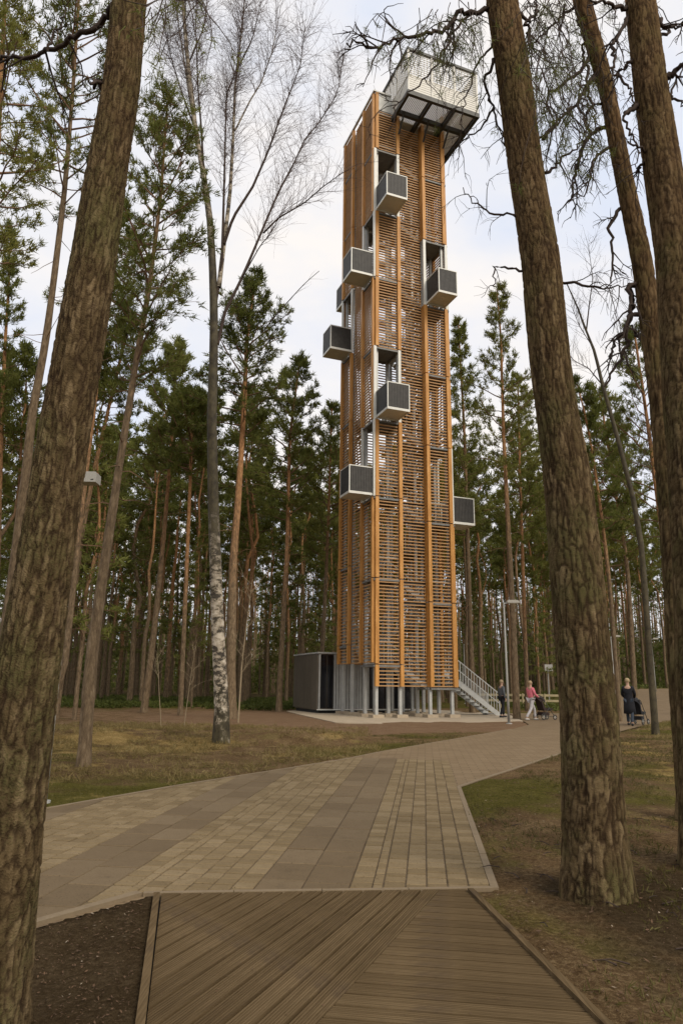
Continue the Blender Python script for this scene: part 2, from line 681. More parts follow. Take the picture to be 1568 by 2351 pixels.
def Hg(x, y, detail=True):
    x, y = np.asarray(x, float), np.asarray(y, float)
    P = np.stack([x, y], -1)
    h = H0(x, y)
    dp = np.minimum(sdist(P, path_poly), sdist(P, deck_poly))
    away = sm(dp / 1.4)
    h = h + away * ((fbm(x * .35, y * .35, 3, 3) - .45) * .22 + (fbm(x * 1.6, y * 1.6, 3, 9) - .45) * .06)
    # moss bank on the right of the path and the earth lip by the birch
    h = h + .42 * np.exp(-(((x - 17.5) / 4.5) ** 2 + ((y - 31) / 3.2) ** 2)) * away
    h = h + .16 * np.exp(-(((x + 1.0) / 1.6) ** 2 + ((y - 20.5) / .9) ** 2)) - .12 * np.exp(-(((x + 1.0) / 1.8) ** 2 + ((y - 18.9) / .7) ** 2))
    h = h + .15 * np.exp(-(((x + 6.5) / 2.5) ** 2 + ((y - 21) / 2.5) ** 2))
    # tower plot stays level
    h = np.where(tower_plot(x, y) > 0, h * (1 - tower_plot(x, y)) + (-.02) * tower_plot(x, y), h)
    # soil beside the boardwalk lies lower
    low = sm((dp - .05) / .5) * np.exp(-((np.clip(sdist(P, deck_poly), 0, 9)) / .9) ** 2) * sm((6.2 - y) / .6)
    h = h - np.where(x < 0, .055, .02) * low * (dp > 0)
    if detail:
        h = h + (dp > .05) * ((fbm(x * 9, y * 9, 2, 21) - .37) * .022)
    h = np.where(dp < 0, H0(x, y) - .09, h)
    h = np.where((dp >= 0) & (dp < .12), h - .012, h)
    return h


def tower_plot(x, y):
    return sm((7.5 - np.hypot(x - 2.6, y - 36.5)) / 2.0)


# polar ground sheet
rr = [0.0]
r = .5
while r < 900:
    rr.append(r)
    r *= 1.0135 if r < 60 else 1.06
rr = np.array(rr[1:])
aa = np.concatenate([np.linspace(-38, 38, 300), np.linspace(38, 322, 72)[1:-1]])
aa = np.radians(aa)
na, nr = len(aa), len(rr)
GX = np.sin(aa)[None] * rr[:, None]
GY = np.cos(aa)[None] * rr[:, None]
GZ = Hg(GX, GY)
V = np.stack([GX, GY, GZ], -1).reshape(-1, 3)
V = np.r_[V, [[0, 0, -.1]]]
i = np.arange(nr - 1)[:, None] * na
j = np.arange(na)[None]
k = (j + 1) % na
F = np.stack([i + j, i + na + j, i + na + k, i + k], -1).reshape(-1, 4)
F2 = np.stack([np.full(na, nr * na), np.arange(na), (np.arange(na) + 1) % na], -1)
px, py = V[:, 0], V[:, 1]
P2 = V[:, :2]
dpth = sdist(P2, path_poly)
wob = (fbm(px * .5, py * .5, 4, 31) - .47)
nearpath = np.exp(-(np.clip(dpth, 0, 50) / 1.1) ** 2)
left = px < (py * .5 - 7.8)
moss = .28 + 1.5 * wob + .40 * nearpath * (left | (py < 12))
moss += .55 * sm((py - 40) / 8) * sm((-px + 2) / 4)
moss += .5 * np.exp(-(((px - 17) / 6) ** 2 + ((py - 31) / 5) ** 2))
moss += .35 * sm((py - 44) / 5) * (px > 4)
straw = .62 * np.exp(-(((px + 5.6) / 4.6) ** 2 + ((py - 18.5) / 4.8) ** 2)) + .45 * np.exp(-(((px - 8) / 4.5) ** 2 + ((py - 15.5) / 5) ** 2)) + 1.5 * (fbm(px * .9, py * .9, 4, 35) - .47)
earth = 1.3 * sm((11.5 - np.hypot(px - 2.2, py - 33)) / 5) * (dpth > 0) + .55 * np.exp(-(((px + 1.4) / 2.5) ** 2 + ((py - 22) / 3.2) ** 2)) + .4 * np.exp(-(((px + 3.2) / .9) ** 2 + ((py - 12.3) / .5) ** 2))
earth += .5 * sm((py - 22) / 4) * (py < 40) * (px < 2)
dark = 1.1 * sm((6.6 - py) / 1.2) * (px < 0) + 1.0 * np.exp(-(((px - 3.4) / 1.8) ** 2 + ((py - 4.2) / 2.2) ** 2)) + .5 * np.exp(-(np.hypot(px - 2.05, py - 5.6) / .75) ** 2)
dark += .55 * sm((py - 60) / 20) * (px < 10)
zone = np.clip(np.stack([moss, straw, dark], 1), 0, 1.2)
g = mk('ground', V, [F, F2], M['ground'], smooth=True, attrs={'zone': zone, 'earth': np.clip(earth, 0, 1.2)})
g['kind'] = 'structure'

# ------------------------------------------------------------------ path
S0 = np.array([.9932, -.1167])      # across the paving strips
T0 = np.array([.1167, .9932])       # along them


def clip_half(poly, n, c):
    """keep the side n.p <= c"""
    out = []
    m = len(poly)
    for a in range(m):
        p, q = poly[a], poly[(a + 1) % m]
        dp, dq = n @ p - c, n @ q - c
        if dp <= 0:
            out.append(p)
        if (dp < 0) != (dq < 0) and abs(dp - dq) > 1e-9:
            out.append(p + (q - p) * (dp / (dp - dq)))
    return out


def line_half(a, b, keep):
    a, b, keep = map(np.array, (a, b, keep))
    d = b - a
    n = np.array([d[1], -d[0]], float)
    n /= np.linalg.norm(n)
    c = n @ a
    if n @ keep > c:
        n, c = -n, -c
    return n, c


def prism(poly, z0, z1, bev=.0):
    """bevelled prism over a convex polygon, centred at its centroid"""
    P = np.array(poly)
    c = P.mean(0)
    # drop near-duplicate corners
    keep = [k for k in range(len(P)) if np.linalg.norm(P[k] - P[k - 1]) > .003]
    P = P[keep]
    m = len(P)
    if m < 3:
        return None
    area = .5 * sum(P[a][0] * P[(a + 1) % m][1] - P[(a + 1) % m][0] * P[a][1] for a in range(m))
    if area < 0:
        P = P[::-1]
    D = P - c
    L = np.linalg.norm(D, axis=1)[:, None]
    V = [np.c_[D, np.full(m, z0)], np.c_[D, np.full(m, z1 - bev)]]
    if bev:
        V.append(np.c_[D * (1 - bev * 1.3 / L), np.full(m, z1)])
    V = np.concatenate(V)
    F = []
    for k in range(m):
        k2 = (k + 1) % m
        F.append([k, k2, m + k2, m + k])
        if bev:
            F.append([m + k, m + k2, 2 * m + k2, 2 * m + k])
    top = 2 * m if bev else m
    F.append([top + k for k in range(m)])
    return V, F, c, abs(area)


Lside = line_half((-3.4, 8.78), (6.14, 25.86), (3, 8))
Front = line_half((-1.36, 5.51), (1.144, 5.75), (0, 9))
LowL = line_half((-1.40, 5.49), (-1.90, 4.81), (-6, 6))
path = thing  # placeholder name, replaced below
# bedding under the paving field and the far paving sheet
TFIELD = 15.0


def grid_fill(poly, step, z, keepfn=None):
    """convex clipped cells of a polygon that need not be convex: clip cell against sheet by triangulated centre test"""
    mn, mx_ = poly.min(0), poly.max(0)
    V, F = [], []
    return V, F


def poly_mesh(poly, zfun, name, mat, sub=1.2):
    me = bpy.data.meshes.new(name)
    import bmesh
    bm = bmesh.new()
    vs = [bm.verts.new((p[0], p[1], 0)) for p in poly]
    f = bm.faces.new(vs)
    bmesh.ops.triangulate(bm, faces=[f])
    for ax in range(2):
        lo, hi = poly[:, ax].min(), poly[:, ax].max()
        for c in np.arange(lo + sub, hi, sub):
            co = [0, 0, 0]
            no = [0, 0, 0]
            co[ax] = c
            no[ax] = 1
            bmesh.ops.bisect_plane(bm, geom=bm.verts[:] + bm.edges[:] + bm.faces[:], plane_co=co, plane_no=no)
    for v in bm.verts:
        v.co.z = float(zfun(v.co.x, v.co.y))
    bm.normal_update()
    for f in bm.faces:
        if f.normal.z < 0:
            f.normal_flip()
    bm.to_mesh(me)
    bm.free()
    me.materials.append(mat)
    return ob(name, me)


pth = poly_mesh(path_poly, lambda x, y: H0(x, y) - (.022 if (np.array([x, y]) @ T0 < TFIELD and np.array([x, y]) @ S0 < .472 + .02) else 0.0), 'path', M['path_far'])
pth['kind'] = 'structure'
# dark sand that shows in the joints of the laid field
bed_poly = []
fld = [np.array(p, float) for p in [S0 * -8.2 + T0 * 1.5, S0 * .474 + T0 * 1.5, S0 * .474 + T0 * TFIELD, S0 * -8.2 + T0 * TFIELD]]
for n_, c_ in (Lside,):
    fld = clip_half(fld, n_, c_)
fa = clip_half(fld, *Front)                    # in front of the boardwalk
fb = clip_half(clip_half(fld, -Front[0], -Front[1]), *LowL)
mb = MB()
for pl in (fa, fb):
    pl = np.array(pl)
    mb.add(np.c_[pl, np.full(len(pl), -.009)], [list(range(len(pl)))])
me_ = mb.build('joint_sand', M['grout'])
bm_fix = me_.data
bm_fix.flip_normals() if bm_fix.polygons[0].normal.z < 0 else None
me_.parent = pth

# cells
cells = []
cols = []
s_hi = .472
for band in range(5):
    wl_ = [.165, .155, .157, .157, .166, .078, .166]          # from the right-hand border inwards
    s = s_hi - band * 1.73
    for w in wl_:
        cols.append((s - w, s, .16, 'l'))
        s -= w
    for w in (.343, .343):
        cols.append((s - w, s, .52, 'g'))
        s -= w
PAV = []
for ci, (sa, sb, pitch, kd) in enumerate(cols):
    off = vhash(np.array(ci), np.array(3.)) * pitch if kd == 'g' else 0
    t = 1.4 + float(off)
    while t < TFIELD:
        pt = pitch
        if kd == 'l' and vhash(np.array(float(ci)), np.array(round(t * 10) * 1.0)) > .86:
            pt = .10
        gp = .0045
        gq = .0105
        poly = [S0 * (sa + gp) + T0 * (t + gq), S0 * (sb - gp) + T0 * (t + gq), S0 * (sb - gp) + T0 * (t + pt - gq), S0 * (sa + gp) + T0 * (t + pt - gq)]
        t += pt
        cen = sum(poly) / 4
        q = clip_half(poly, *Lside)
        if len(q) >= 3:
            if cen[0] > -1.45:
                q = clip_half(q, *Front)
            else:
                q = clip_half(q, *LowL)
        if len(q) < 3:
            continue
        full = len(q) == 4 and all(np.allclose(a, b) for a, b in zip(q, poly))
        r_ = prism(q, -.05, 0.0, .006)
        if r_ is None or r_[3] < .0012:
            continue
        az = abs(math.degrees(math.atan2(r_[2][0], r_[2][1])))
        vis = r_[2][1] > 3.2 and az < 27 and not (r_[2][0] < -.33 * r_[2][1] - 0.9 + .35 and r_[2][1] < 8)
        size = r_[3] / (r_[2][1] ** 3)
        PAV.append((vis, size, full, (round(sb - sa, 3), pt, kd), r_, kd))
PAV.sort(key=lambda p: (not p[0], -p[1]))
shared = {}
restV, restF, restM, restR, nv = [], [], [], [], 0
rotz_p = math.atan2(T0[0], T0[1])
for idx, (vis, size, full, key, (V_, F_, c, ar), kd) in enumerate(PAV):
    dz = (float(vhash(np.array(idx * 1.7), np.array(.3))) - .5) * .006
    if idx < 300 and vis:
        if full and key in shared:
            me = shared[key]
        else:
            me = mk('paver', V_, F_, M['paver_l'] if kd == 'l' else M['paver_g'], link=False)
            if full:
                shared[key] = me
        ob('paver', me, pth, (c[0], c[1], dz))
    else:
        restV.append(V_ + np.array([c[0], c[1], dz]))
        restF += [[a + nv for a in f] for f in F_]
        restM += [0 if kd == 'l' else 1] * len(F_)
        restR.append(np.full(len(V_), random.random()))
        nv += len(V_)
o = mk('pavers', np.concatenate(restV), restF, [M['paver_l'], M['paver_g']], pth, midx=restM, attrs={'rnd': np.concatenate(restR)})
o['kind'] = 'stuff'


def edging(pts, w, z0, z1, step, parent, name='edging_stone', mat=None):
    """row of kerb pieces along a polyline"""
    for a, b in zip(pts[:-1], pts[1:]):
        a, b = np.array(a, float), np.array(b, float)
        L = np.linalg.norm(b - a)
        n = max(1, int(round(L / step)))
        d = (b - a) / L
        nn = np.array([-d[1], d[0]])
        mb = MB().mm((-w / 2, .002, z0), (w / 2, L / n - .004, z1))
        me = mb.build(name, mat or M['stone_edge'], link=False)
        for q in range(n):
            p = a + d * (L * q / n)
            ob(name, me, parent, (p[0], p[1], float(H0(p[0], p[1])) + (random.random() - .5) * .003), (0, 0, math.atan2(-d[0], d[1])))


edging([(-1.37, 5.475), (1.16, 5.72)], .05, -.2, .004, .6, pth)
edging([(-4.0, 1.75), (-1.90, 4.79), (-1.40, 5.49)], .07, -.3, .006, .8, pth)
edging([(1.17, 5.70), (1.80, 11.12), (5.18, 16.98), (9.62, 25.08)], .06, -.25, .004, 1.0, pth)
edging([(-3.42, 8.80), (-2.38, 10.77), (.04, 14.67), (.95, 16.56), (6.12, 25.88)], .06, -.25, .004, 1.0, pth)

# ------------------------------------------------------------------ boardwalk
deck = thing('boardwalk', 'grooved brown timber boardwalk leading up to the paved path in the foreground', 'boardwalk')
dang = R(21.6)
bd = np.array([math.sin(dang), math.cos(dang)])      # board direction, left field
bn = np.array([math.cos(dang), -math.sin(dang)])
seam_a = np.array([.74, 5.60])
BW = .128
lf_left = line_half((-1.235, 5.45), (-.80, 3.4), (0, 4))
lf_left2 = line_half((-.775, 3.5), (-.765, -1.0), (0, 4))
lf_front = line_half((-1.36, 5.45), (1.144, 5.69), (0, 3))
NRIB = 7


def grooved_board(c0, dirv, nrm, width, halfplanes, l0, l1):
    """board clipped to its field, with NRIB ribs left standing between sawn grooves"""
    V_, F_, cen, n0 = [], [], None, 0
    pitch = width / NRIB
    spans = [(0.0, width, -.030, -.0040)] + [(k * pitch + .0019, (k + 1) * pitch - .0019, -.0039, 0.0) for k in range(NRIB)]
    for (w0, w1, za, zb_) in spans:
        poly = [c0 + nrm * w0 + dirv * l0, c0 + nrm * w1 + dirv * l0, c0 + nrm * w1 + dirv * l1, c0 + nrm * w0 + dirv * l1]
        for h in halfplanes:
            poly = clip_half(poly, *h)
            if len(poly) < 3:
                break
        if len(poly) < 3:
            continue
        pr = prism(poly, za, zb_, 0)
        if pr is None:
            continue
        v, f, c, ar = pr
        if cen is None:
            cen = c
        v = v + np.array([c[0] - cen[0], c[1] - cen[1], 0])
        V_.append(v)
        F_ += [[q + n0 for q in ff] for ff in f]
        n0 += len(v)
    if cen is None:
        return
    V_ = np.concatenate(V_)
    ang = math.atan2(dirv[0], dirv[1])
    Rm = np.array([[math.cos(ang), -math.sin(ang)], [math.sin(ang), math.cos(ang)]])
    V_[:, :2] = V_[:, :2] @ Rm.T
    me = mk('deck_board', V_, F_, M['deck'], link=False)
    ob('deck_board', me, deck, (cen[0], cen[1], (random.random() - .5) * .0015), (0, 0, -ang))


lo_cut = (np.array([0, -1.0]), .9)
for q in range(40):
    grooved_board(seam_a + bn * (-.004 - (q + 1) * BW + .018), bd, bn, BW - .018, (lf_left, lf_front, lo_cut), -8, 8)
ang2 = R(98.5)
b2 = np.array([math.sin(ang2), math.cos(ang2)])
n2 = np.array([-math.cos(ang2), math.sin(ang2)])
seamL = line_half(seam_a, seam_a - bd * 3, (2, 4))
rt = line_half((.955, 5.66), (1.175, 3.56), (0, 4))
for q in range(46):
    grooved_board(np.array([0.0, 5.95 - q * .135]) - n2 * .064, b2, n2, .120, (seamL, rt, lf_front, lf_left, lo_cut), -3, 3)
mb = MB()
mb.add(np.c_[deck_poly, np.full(len(deck_poly), -.04)], [list(range(len(deck_poly)))[::-1]])
mb.build('joist_bed', M['rubber'], deck)
for pts in ([(-1.262, 5.42), (-.826, 3.4), (.108, -1.0)], [(.975, 5.62), (1.196, 3.56), (1.675, -1.0)]):
    for a, b in zip(pts[:-1], pts[1:]):
        MB().bar((a[0], a[1], -.055), (b[0], b[1], -.055), .042, .15).build('edge_board', M['deck'], deck)

# ------------------------------------------------------------------ tower
TX, TY, AN = 1.5967, 32.913, .3722
TW = thing('observation_tower', 'tall timber slatted observation tower with projecting steel balconies and a cabin on top', 'tower', (TX, TY, 0), AN)
A_, B_ = 4.3, 4.49
ZB, ZT = 1.38, 34.15
ua = [0, 1.38, 2.95, A_]
vb = [0, 1.45, 3.05, B_]
LV_RF = [1.4 + 4 * k for k in range(9)]    # right front landing levels
LV_LF = [2.4 + 4 * k for k in range(9)]
LV_LB = [3.4 + 4 * k for k in range(8)]
LV_RB = [4.4 + 4 * k for k in range(8)]
# face definitions: origin (u,v), direction, length marks, outward normal, z bottom
faces = {
    'front': (np.array([0., 0.]), np.array([1., 0.]), ua, np.array([0., -1.]), ZB, (LV_LF, LV_RF)),
    'left': (np.array([0., 0.]), np.array([0., 1.]), vb, np.array([-1., 0.]), 2.45, (LV_LF, LV_LB)),
    'back': (np.array([0., B_]), np.array([1., 0.]), ua, np.array([0., 1.]), 2.45, (LV_LB, LV_RB)),
    'right': (np.array([A_, 0.]), np.array([0., 1.]), vb, np.array([1., 0.]), ZB, (LV_RF, LV_RB)),
}
# open bays: face, bay index, z from, z to
OPEN = [('front', 0, 14.4, 18.4), ('front', 0, 26.4, 30.4), ('front', 2, 21.4, 25.4), ('left', 0, 22.4, 26.4), ('left', 2, 19.4, 23.4),
        ('left', 0, 10.4, 14.4), ('right', 0, 9.4, 13.4), ('back', 0, 23.4, 27.4)]


def is_open(fc, bay, z):
    return any(f == fc and b == bay and z0 - .02 < z < z1 - .02 for f, b, z0, z1 in OPEN)


# timber posts in storey lengths, steel flat behind each
post_me = {}
PITCH = .165
slat_big, slat_rest = [], []
for fn, (org, d, marks, nrm, zb, lv) in faces.items():
    for mi, m in enumerate(marks):
        lvs = lv[0] if mi < 2 else lv[1]
        cuts = [zb] + [z for z in lvs if z > zb + .5 and z < ZT - .6] + [ZT if not (fn == 'front' and mi > 0) else 33.3]
        deep = .40 if (fn == 'front' and mi == 2) else .16
        bays = [b for b in (mi - 1, mi) if 0 <= b <= 2]
        for z0, z1 in zip(cuts[:-1], cuts[1:]):
            zz = (z0 + z1) / 2
            if any(is_open(fn, b, zz) for b in bays):
                # bare steel beside a balcony opening
                p = org + d * m + nrm * .03
                key = ('s', round(z1 - z0, 2))
                if key not in post_me:
                    post_me[key] = MB().mm((-.075, -.05, 0), (.075, .05, z1 - z0)).build('steel_post', M['steel_l'], link=False)
                ob('steel_post', post_me[key], TW, (p[0], p[1], z0), (0, 0, math.atan2(nrm[0], -nrm[1])))
                continue
            key = (deep, round(z1 - z0, 2))
            if key not in post_me:
                L = z1 - z0 - .08
                mbp = MB()
                mbp.mm((-.09, -.12, .02), (.09, -.12 + .07, .05 + L))
                mbp.mm((-.09, -.047, .02), (-.03, -.12 + deep, .05 + L))
                mbp.mm((.03, -.047, .02), (.09, -.12 + deep, .05 + L))
                post_me[key] = mbp.build('timber_post', M['timber'], link=False)
            p = org + d * m
            if mi == 0:
                p = p + d * .10
            if mi == 3:
                p = p - d * .10
            ob('timber_post', post_me[key], TW, (p[0], p[1], z0), (0, 0, math.atan2(nrm[0], -nrm[1])))
    # slats
    for bay in range(3):
        a0, a1 = marks[bay] + .12, marks[bay + 1] - .12
        setb = {('front', 1): .24, ('front', 0): .0, ('left', 1): .10, ('back', 1): .15, ('right', 1): .15}.get((fn, bay), .0)
        z = zb + .05
        ztop = ZT - .05 if not (fn == 'front' and bay > 0) else 32.6
        if fn == 'front' and bay == 0:
            ztop = 33.0
        while z < ztop:
            if not is_open(fn, bay, z):
                c = org + d * (a0 + a1) / 2 - nrm * setb
                (slat_big if fn == 'front' and z < 18.4 + 1.2 else slat_rest).append((fn, bay, c, a1 - a0, z, d, nrm))
            z += PITCH
slat_big.sort(key=lambda s: s[4])
slat_rest += slat_big[300:]
slat_big = slat_big[:300]
sm_me = {}
for fn, bay, c, L, z, d, nrm in slat_big:
    k = (bay,)
    if k not in sm_me:
        sm_me[k] = MB().mm((-L / 2, -.03, -.024), (L / 2, .03, .024)).build('slat', M['slat'], link=False)
    ob('slat', sm_me[k], TW, (c[0] + random.uniform(-.004, .004), c[1], z + random.uniform(-.004, .004)), (0, 0, random.uniform(-.003, .003)))
mb = MB()
for fn, bay, c, L, z, d, nrm in slat_rest:
    e = d * L / 2
    hn = nrm * .028
    x0, x1 = sorted([c[0] - abs(e[0]) - abs(hn[0]), c[0] + abs(e[0]) + abs(hn[0])])
    y0, y1 = sorted([c[1] - abs(e[1]) - abs(hn[1]), c[1] + abs(e[1]) + abs(hn[1])])
    j = random.uniform(-.004, .004)
    mb.mm((x0, y0, z - .026 + j), (x1, y1, z + .026 + j))
o = mb.build('slats', M['slat'], TW)
o['kind'] = 'stuff'
# steel columns
cm = MB().mm((-.07, -.07, 0), (.07, .07, 33.9)).mm((-.2, -.2, 0), (.2, .2, .03)).build('steel_column', M['steel'], link=False)
for u in ua:
    for v in vb:
        inner = (u in ua[1:3]) and (v in vb[1:3])
        uu = min(max(u, .17), A_ - .17) if not inner else u
        vv = min(max(v, .17), B_ - .17) if not inner else v
        if not inner:
            if u in ua[1:3]:
                vv = .17 if v == 0 else B_ - .17
            if v in vb[1:3]:
                uu = .17 if u == 0 else A_ - .17
        ob('steel_column', cm, TW, (uu, vv, 0.0))
# landings at the four corners with ring beams
for lvls, (u0, u1), (v0, v1) in ((LV_LF, (0, 1.38), (0, 1.45)), (LV_RF, (2.95, A_), (0, 1.45)), (LV_LB, (0, 1.38), (3.05, B_)), (LV_RB, (2.95, A_), (3.05, B_))):
    me = MB().mm((u0 + .06, v0 + .06, -.03), (u1 + .05, v1 + .05, .0))
    w = .05
    for a, b in (((u0 - .05, v0 - .06), (u1 + .1, v0 + .02)), ((u0 - .05, v1 - .02), (u1 + .1, v1 + .06)), ((u0 - .06, v0 + .022), (u0 + .02, v1 - .022)), ((u1 - .02, v0 + .022), (u1 + .06, v1 - .022))):
        me.mm((a[0], a[1], -.13), (b[0], b[1], -.04))
    me = me.build('landing', M['steel_m'], link=False)
    for z in lvls:
        if z < 33.9:
            ob('landing', me, TW, (0, 0, z))


def flight(p0, p1, z0, z1, wdt):
    """straight stair flight between two landings, treads and rails"""
    mb = MB()
    p0, p1 = np.array(p0, float), np.array(p1, float)
    d = (p1 - p0)
    L = np.linalg.norm(d)
    d /= L
    n = np.array([-d[1], d[0]])
    k = 6
    for sgn in (-1, 1):
        q0, q1 = p0 + n * sgn * wdt / 2, p1 + n * sgn * wdt / 2
        mb.bar((q0[0], q0[1], z0 - .05), (q1[0], q1[1], z1 - .05), .03, .22)
        mb.bar((q0[0], q0[1], z0 + 1.0), (q1[0], q1[1], z1 + 1.0), .05, .05)
        mb.bar((q0[0], q0[1], z0 + .5), (q1[0], q1[1], z1 + .5), .03, .03)
        for t in (0.02, .33, .66, .98):
            q = q0 + (q1 - q0) * t
            z = z0 + (z1 - z0) * t
            mb.mm((q[0] - .02, q[1] - .02, z), (q[0] + .02, q[1] + .02, z + 1.0))
    for t in range(k):
        f = (t + .5) / k
        q = p0 + d * L * f
        z = z0 + (z1 - z0) * f
        e = np.abs(n) * (wdt / 2 - .02) + np.abs(d) * .13
        mb.mm((q[0] - e[0], q[1] - e[1], z - .03), (q[0] + e[0], q[1] + e[1], z))
    return mb


seq = [('rf', 1.4), ('lf', 2.4), ('lb', 3.4), ('rb', 4.4)]
ctr = {'rf': ((2.95, .72), ), 'lf': ((1.38, .72),)}
for k in range(8):
    for (p0, p1, z0) in (((2.95, .80), (1.42, .80), 1.4), ((.72, 1.5), (.72, 3.0), 2.4), ((1.42, 3.75), (2.92, 3.75), 3.4), ((3.6, 3.0), (3.6, 1.5), 4.4)):
        z = z0 + 4 * k
        if z + 1 < 34:
            flight(p0, p1, z, z + 1, .95).build('stair_flight', M['steel'], TW)
# dark floor beams behind the middle bays
mbm = MB()
for z in LV_RF[1:] + LV_LF[1:]:
    if z < 32.5:
        mbm.mm((1.45, .30, z - .14), (2.88, .36, z - .02))
        mbm.mm((.30, 1.5, z + .86), (.36, 2.98, z + .97))
mbm.build('floor_beams', M['steel_d'], TW)['kind'] = 'stuff'
# handrails along the landings
mb = MB()
for lvls, u0, v0 in ((LV_LF, 0.2, .2), (LV_RF, 4.1, .2), (LV_LB, .2, 4.3), (LV_RB, 4.1, 4.3)):
    for z in lvls:
        if z > 33:
            continue
        cu = 1.38 if u0 < 1 else 2.95
        cv = 1.45 if v0 < 1 else 3.05
        for hz in (.5, 1.05):
            mb.bar((u0, v0, z + hz), (cu, v0, z + hz), .035, .035)
            mb.bar((u0, v0 + .01, z + hz), (u0, cv, z + hz), .035, .035)
mb.build('landing_rails', M['steel_l'], TW)


def sheet_slats(mb, a, b, z0, z1, n, thick=.02, fill=.7, nrm=None):
    """vertical strips filling the upright rectangle a-b"""
    a, b = np.array(a, float), np.array(b, float)
    d = (b - a) / n
    L = np.linalg.norm(d)
    dd = d / L
    nn = np.array([-dd[1], dd[0]]) if nrm is None else np.array(nrm)
    for k in range(n):
        p = a + d * k
        q = p + dd * L * fill
        e0 = np.minimum(p, q) - np.abs(nn) * thick / 2
        e1 = np.maximum(p, q) + np.abs(nn) * thick / 2
        mb.mm((e0[0], e0[1], z0), (e1[0], e1[1], z1))


def balcony(fn, bay, z, label=None):
    org, d, marks, nrm, zb, lv = faces[fn]
    a0, a1 = marks[bay] + .07, marks[bay] + 1.23
    if fn == 'left' and bay == 2:
        a0, a1 = 3.05 - .02, 3.05 + 1.16
    if fn == 'right':
        a0, a1 = .02, 1.18
    if fn == 'front' and bay == 2:
        a0, a1 = 3.05, 4.12
    out = 1.40 if fn == 'front' else 1.30
    z0, z1 = z + .10, z + 1.45
    P = lambda s, o: org + d * s + nrm * o
    fr = MB()
    c = [P(a0, .05), P(a1, .05), P(a1, out), P(a0, out)]
    w = .024

    def post(p, za, zb_, ww=w):
        fr.mm((p[0] - ww, p[1] - ww, za), (p[0] + ww, p[1] + ww, zb_))
    for p in c:
        post(p, z0 + .06, z1)
    for zz, hh in ((z0, .06), (z1, .025)):
        for k in range(4):
            p, q = c[k], c[(k + 1) % 4]
            lo, hi = np.minimum(p, q) - w * 1.1, np.maximum(p, q) + w * 1.1
            if k % 2:
                ax = np.abs(q - p) > .5
                lo, hi = lo + ax * 2 * w * 1.1, hi - ax * 2 * w * 1.1
            fr.mm((lo[0], lo[1], zz - hh), (hi[0], hi[1], zz + hh))
    f = fr.build('balcony', M['steel_l'], TW)
    for (s0, o0), (s1, o1) in (((a0, .1), (a0, out)), ((a0, out), (a1, out)), ((a1, out), (a1, .1))):
        p, q = P(s0, o0), P(s1, o1)
        mb = MB()
        ax = np.argmax(np.abs(q - p))
        nn = np.array([0., 1.]) if ax == 0 else np.array([1., 0.])
        sheet_slats(mb, p, q, z0 + .07, z1 - .03, 14, .018, .82, nn)
        # thin backing sheet so the strips read as a dark screen
        e0, e1 = np.minimum(p, q), np.maximum(p, q)
        inn = (P((a0 + a1) / 2, out / 2) - (p + q) / 2)
        inn = inn * nn
        inn = inn / np.linalg.norm(inn) * .02
        e0, e1 = e0 + inn - nn * .003, e1 + inn + nn * .003
        mb.mm((e0[0], e0[1], z0 + .08), (e1[0], e1[1], z1 - .04))
        mb.build('side_screen', M['mesh_d'], f)
    lo, hi = np.minimum.reduce(c), np.maximum.reduce(c)
    fl = MB()
    n = 22
    ax = 0 if abs(d[0]) > .5 else 1
    for k in range(n):
        t0 = lo + (hi - lo) * np.array([(k + .1) / n, 0]) if ax == 0 else lo + (hi - lo) * np.array([0, (k + .1) / n])
        t1 = np.array([lo[0] + (hi[0] - lo[0]) * (k + .85) / n, hi[1]]) if ax == 0 else np.array([hi[0], lo[1] + (hi[1] - lo[1]) * (k + .85) / n])
        t0 = np.where(np.arange(2) == ax, t0, t0 + .05)
        t1 = np.where(np.arange(2) == ax, t1, t1 - .05)
        fl.mm((t0[0], t0[1], z0 - .02), (t1[0], t1[1], z0 + .03))
    fl.build('floor_grating', M['steel_l'], f)


for fn, bay, z0, z1 in OPEN:
    balcony(fn, bay, z0)

# cabin on top: measured corner box u 1.08..5.42, v from -2.03, floor 32.73, roof 35.6
CU0, CU1, CV0, CV1, CZ0, CZ1 = 1.08, 5.42, -2.03, 3.4, 32.73, 35.65
cb = MB()
fw = .09
for u in np.linspace(CU0, CU1, 4):
    for v in (CV0, -.60, 1.56, CV1):
        edge = u in (CU0, CU1) or v in (CV0, CV1)
        if edge:
            cb.mm((u - .05, v - .05, CZ0 + .13), (u + .05, v + .05, CZ1 - .10))
for zz in (CZ0 + .18, CZ0 + 1.2):
    cb.mm((CU0 - .03, CV0 - .03, zz - .03), (CU1 + .03, CV0 + .03, zz + .03)).mm((CU0 - .03, CV1 - .03, zz - .03), (CU1 + .03, CV1 + .03, zz + .03))
    cb.mm((CU0 - .028, CV0 + .032, zz - .028), (CU0 + .028, CV1 - .032, zz + .028)).mm((CU1 - .028, CV0 + .032, zz - .028), (CU1 + .028, CV1 - .032, zz + .028))
cab = cb.build('cabin', M['cabin_w'], TW)
bmf = MB()
for v in (CV0, -.60, 1.56, CV1):
    bmf.mm((CU0 - .08, v - .09, CZ0 - .16), (CU1 + .08, v + .09, CZ0 + .12))
for u in np.linspace(CU0, CU1, 4):
    for va, vb_ in ((CV0, -.60), (-.60, 1.56), (1.56, CV1)):
        bmf.mm((u - .08, va + .095, CZ0 - .155), (u + .08, vb_ - .095, CZ0 + .115))
bmf.build('floor_frame', M['steel_d'], cab)
rf = MB()
for v in (CV0, CV1):
    rf.mm((CU0 - .08, v - .07, CZ1 - .1), (CU1 + .08, v + .07, CZ1 + .06))
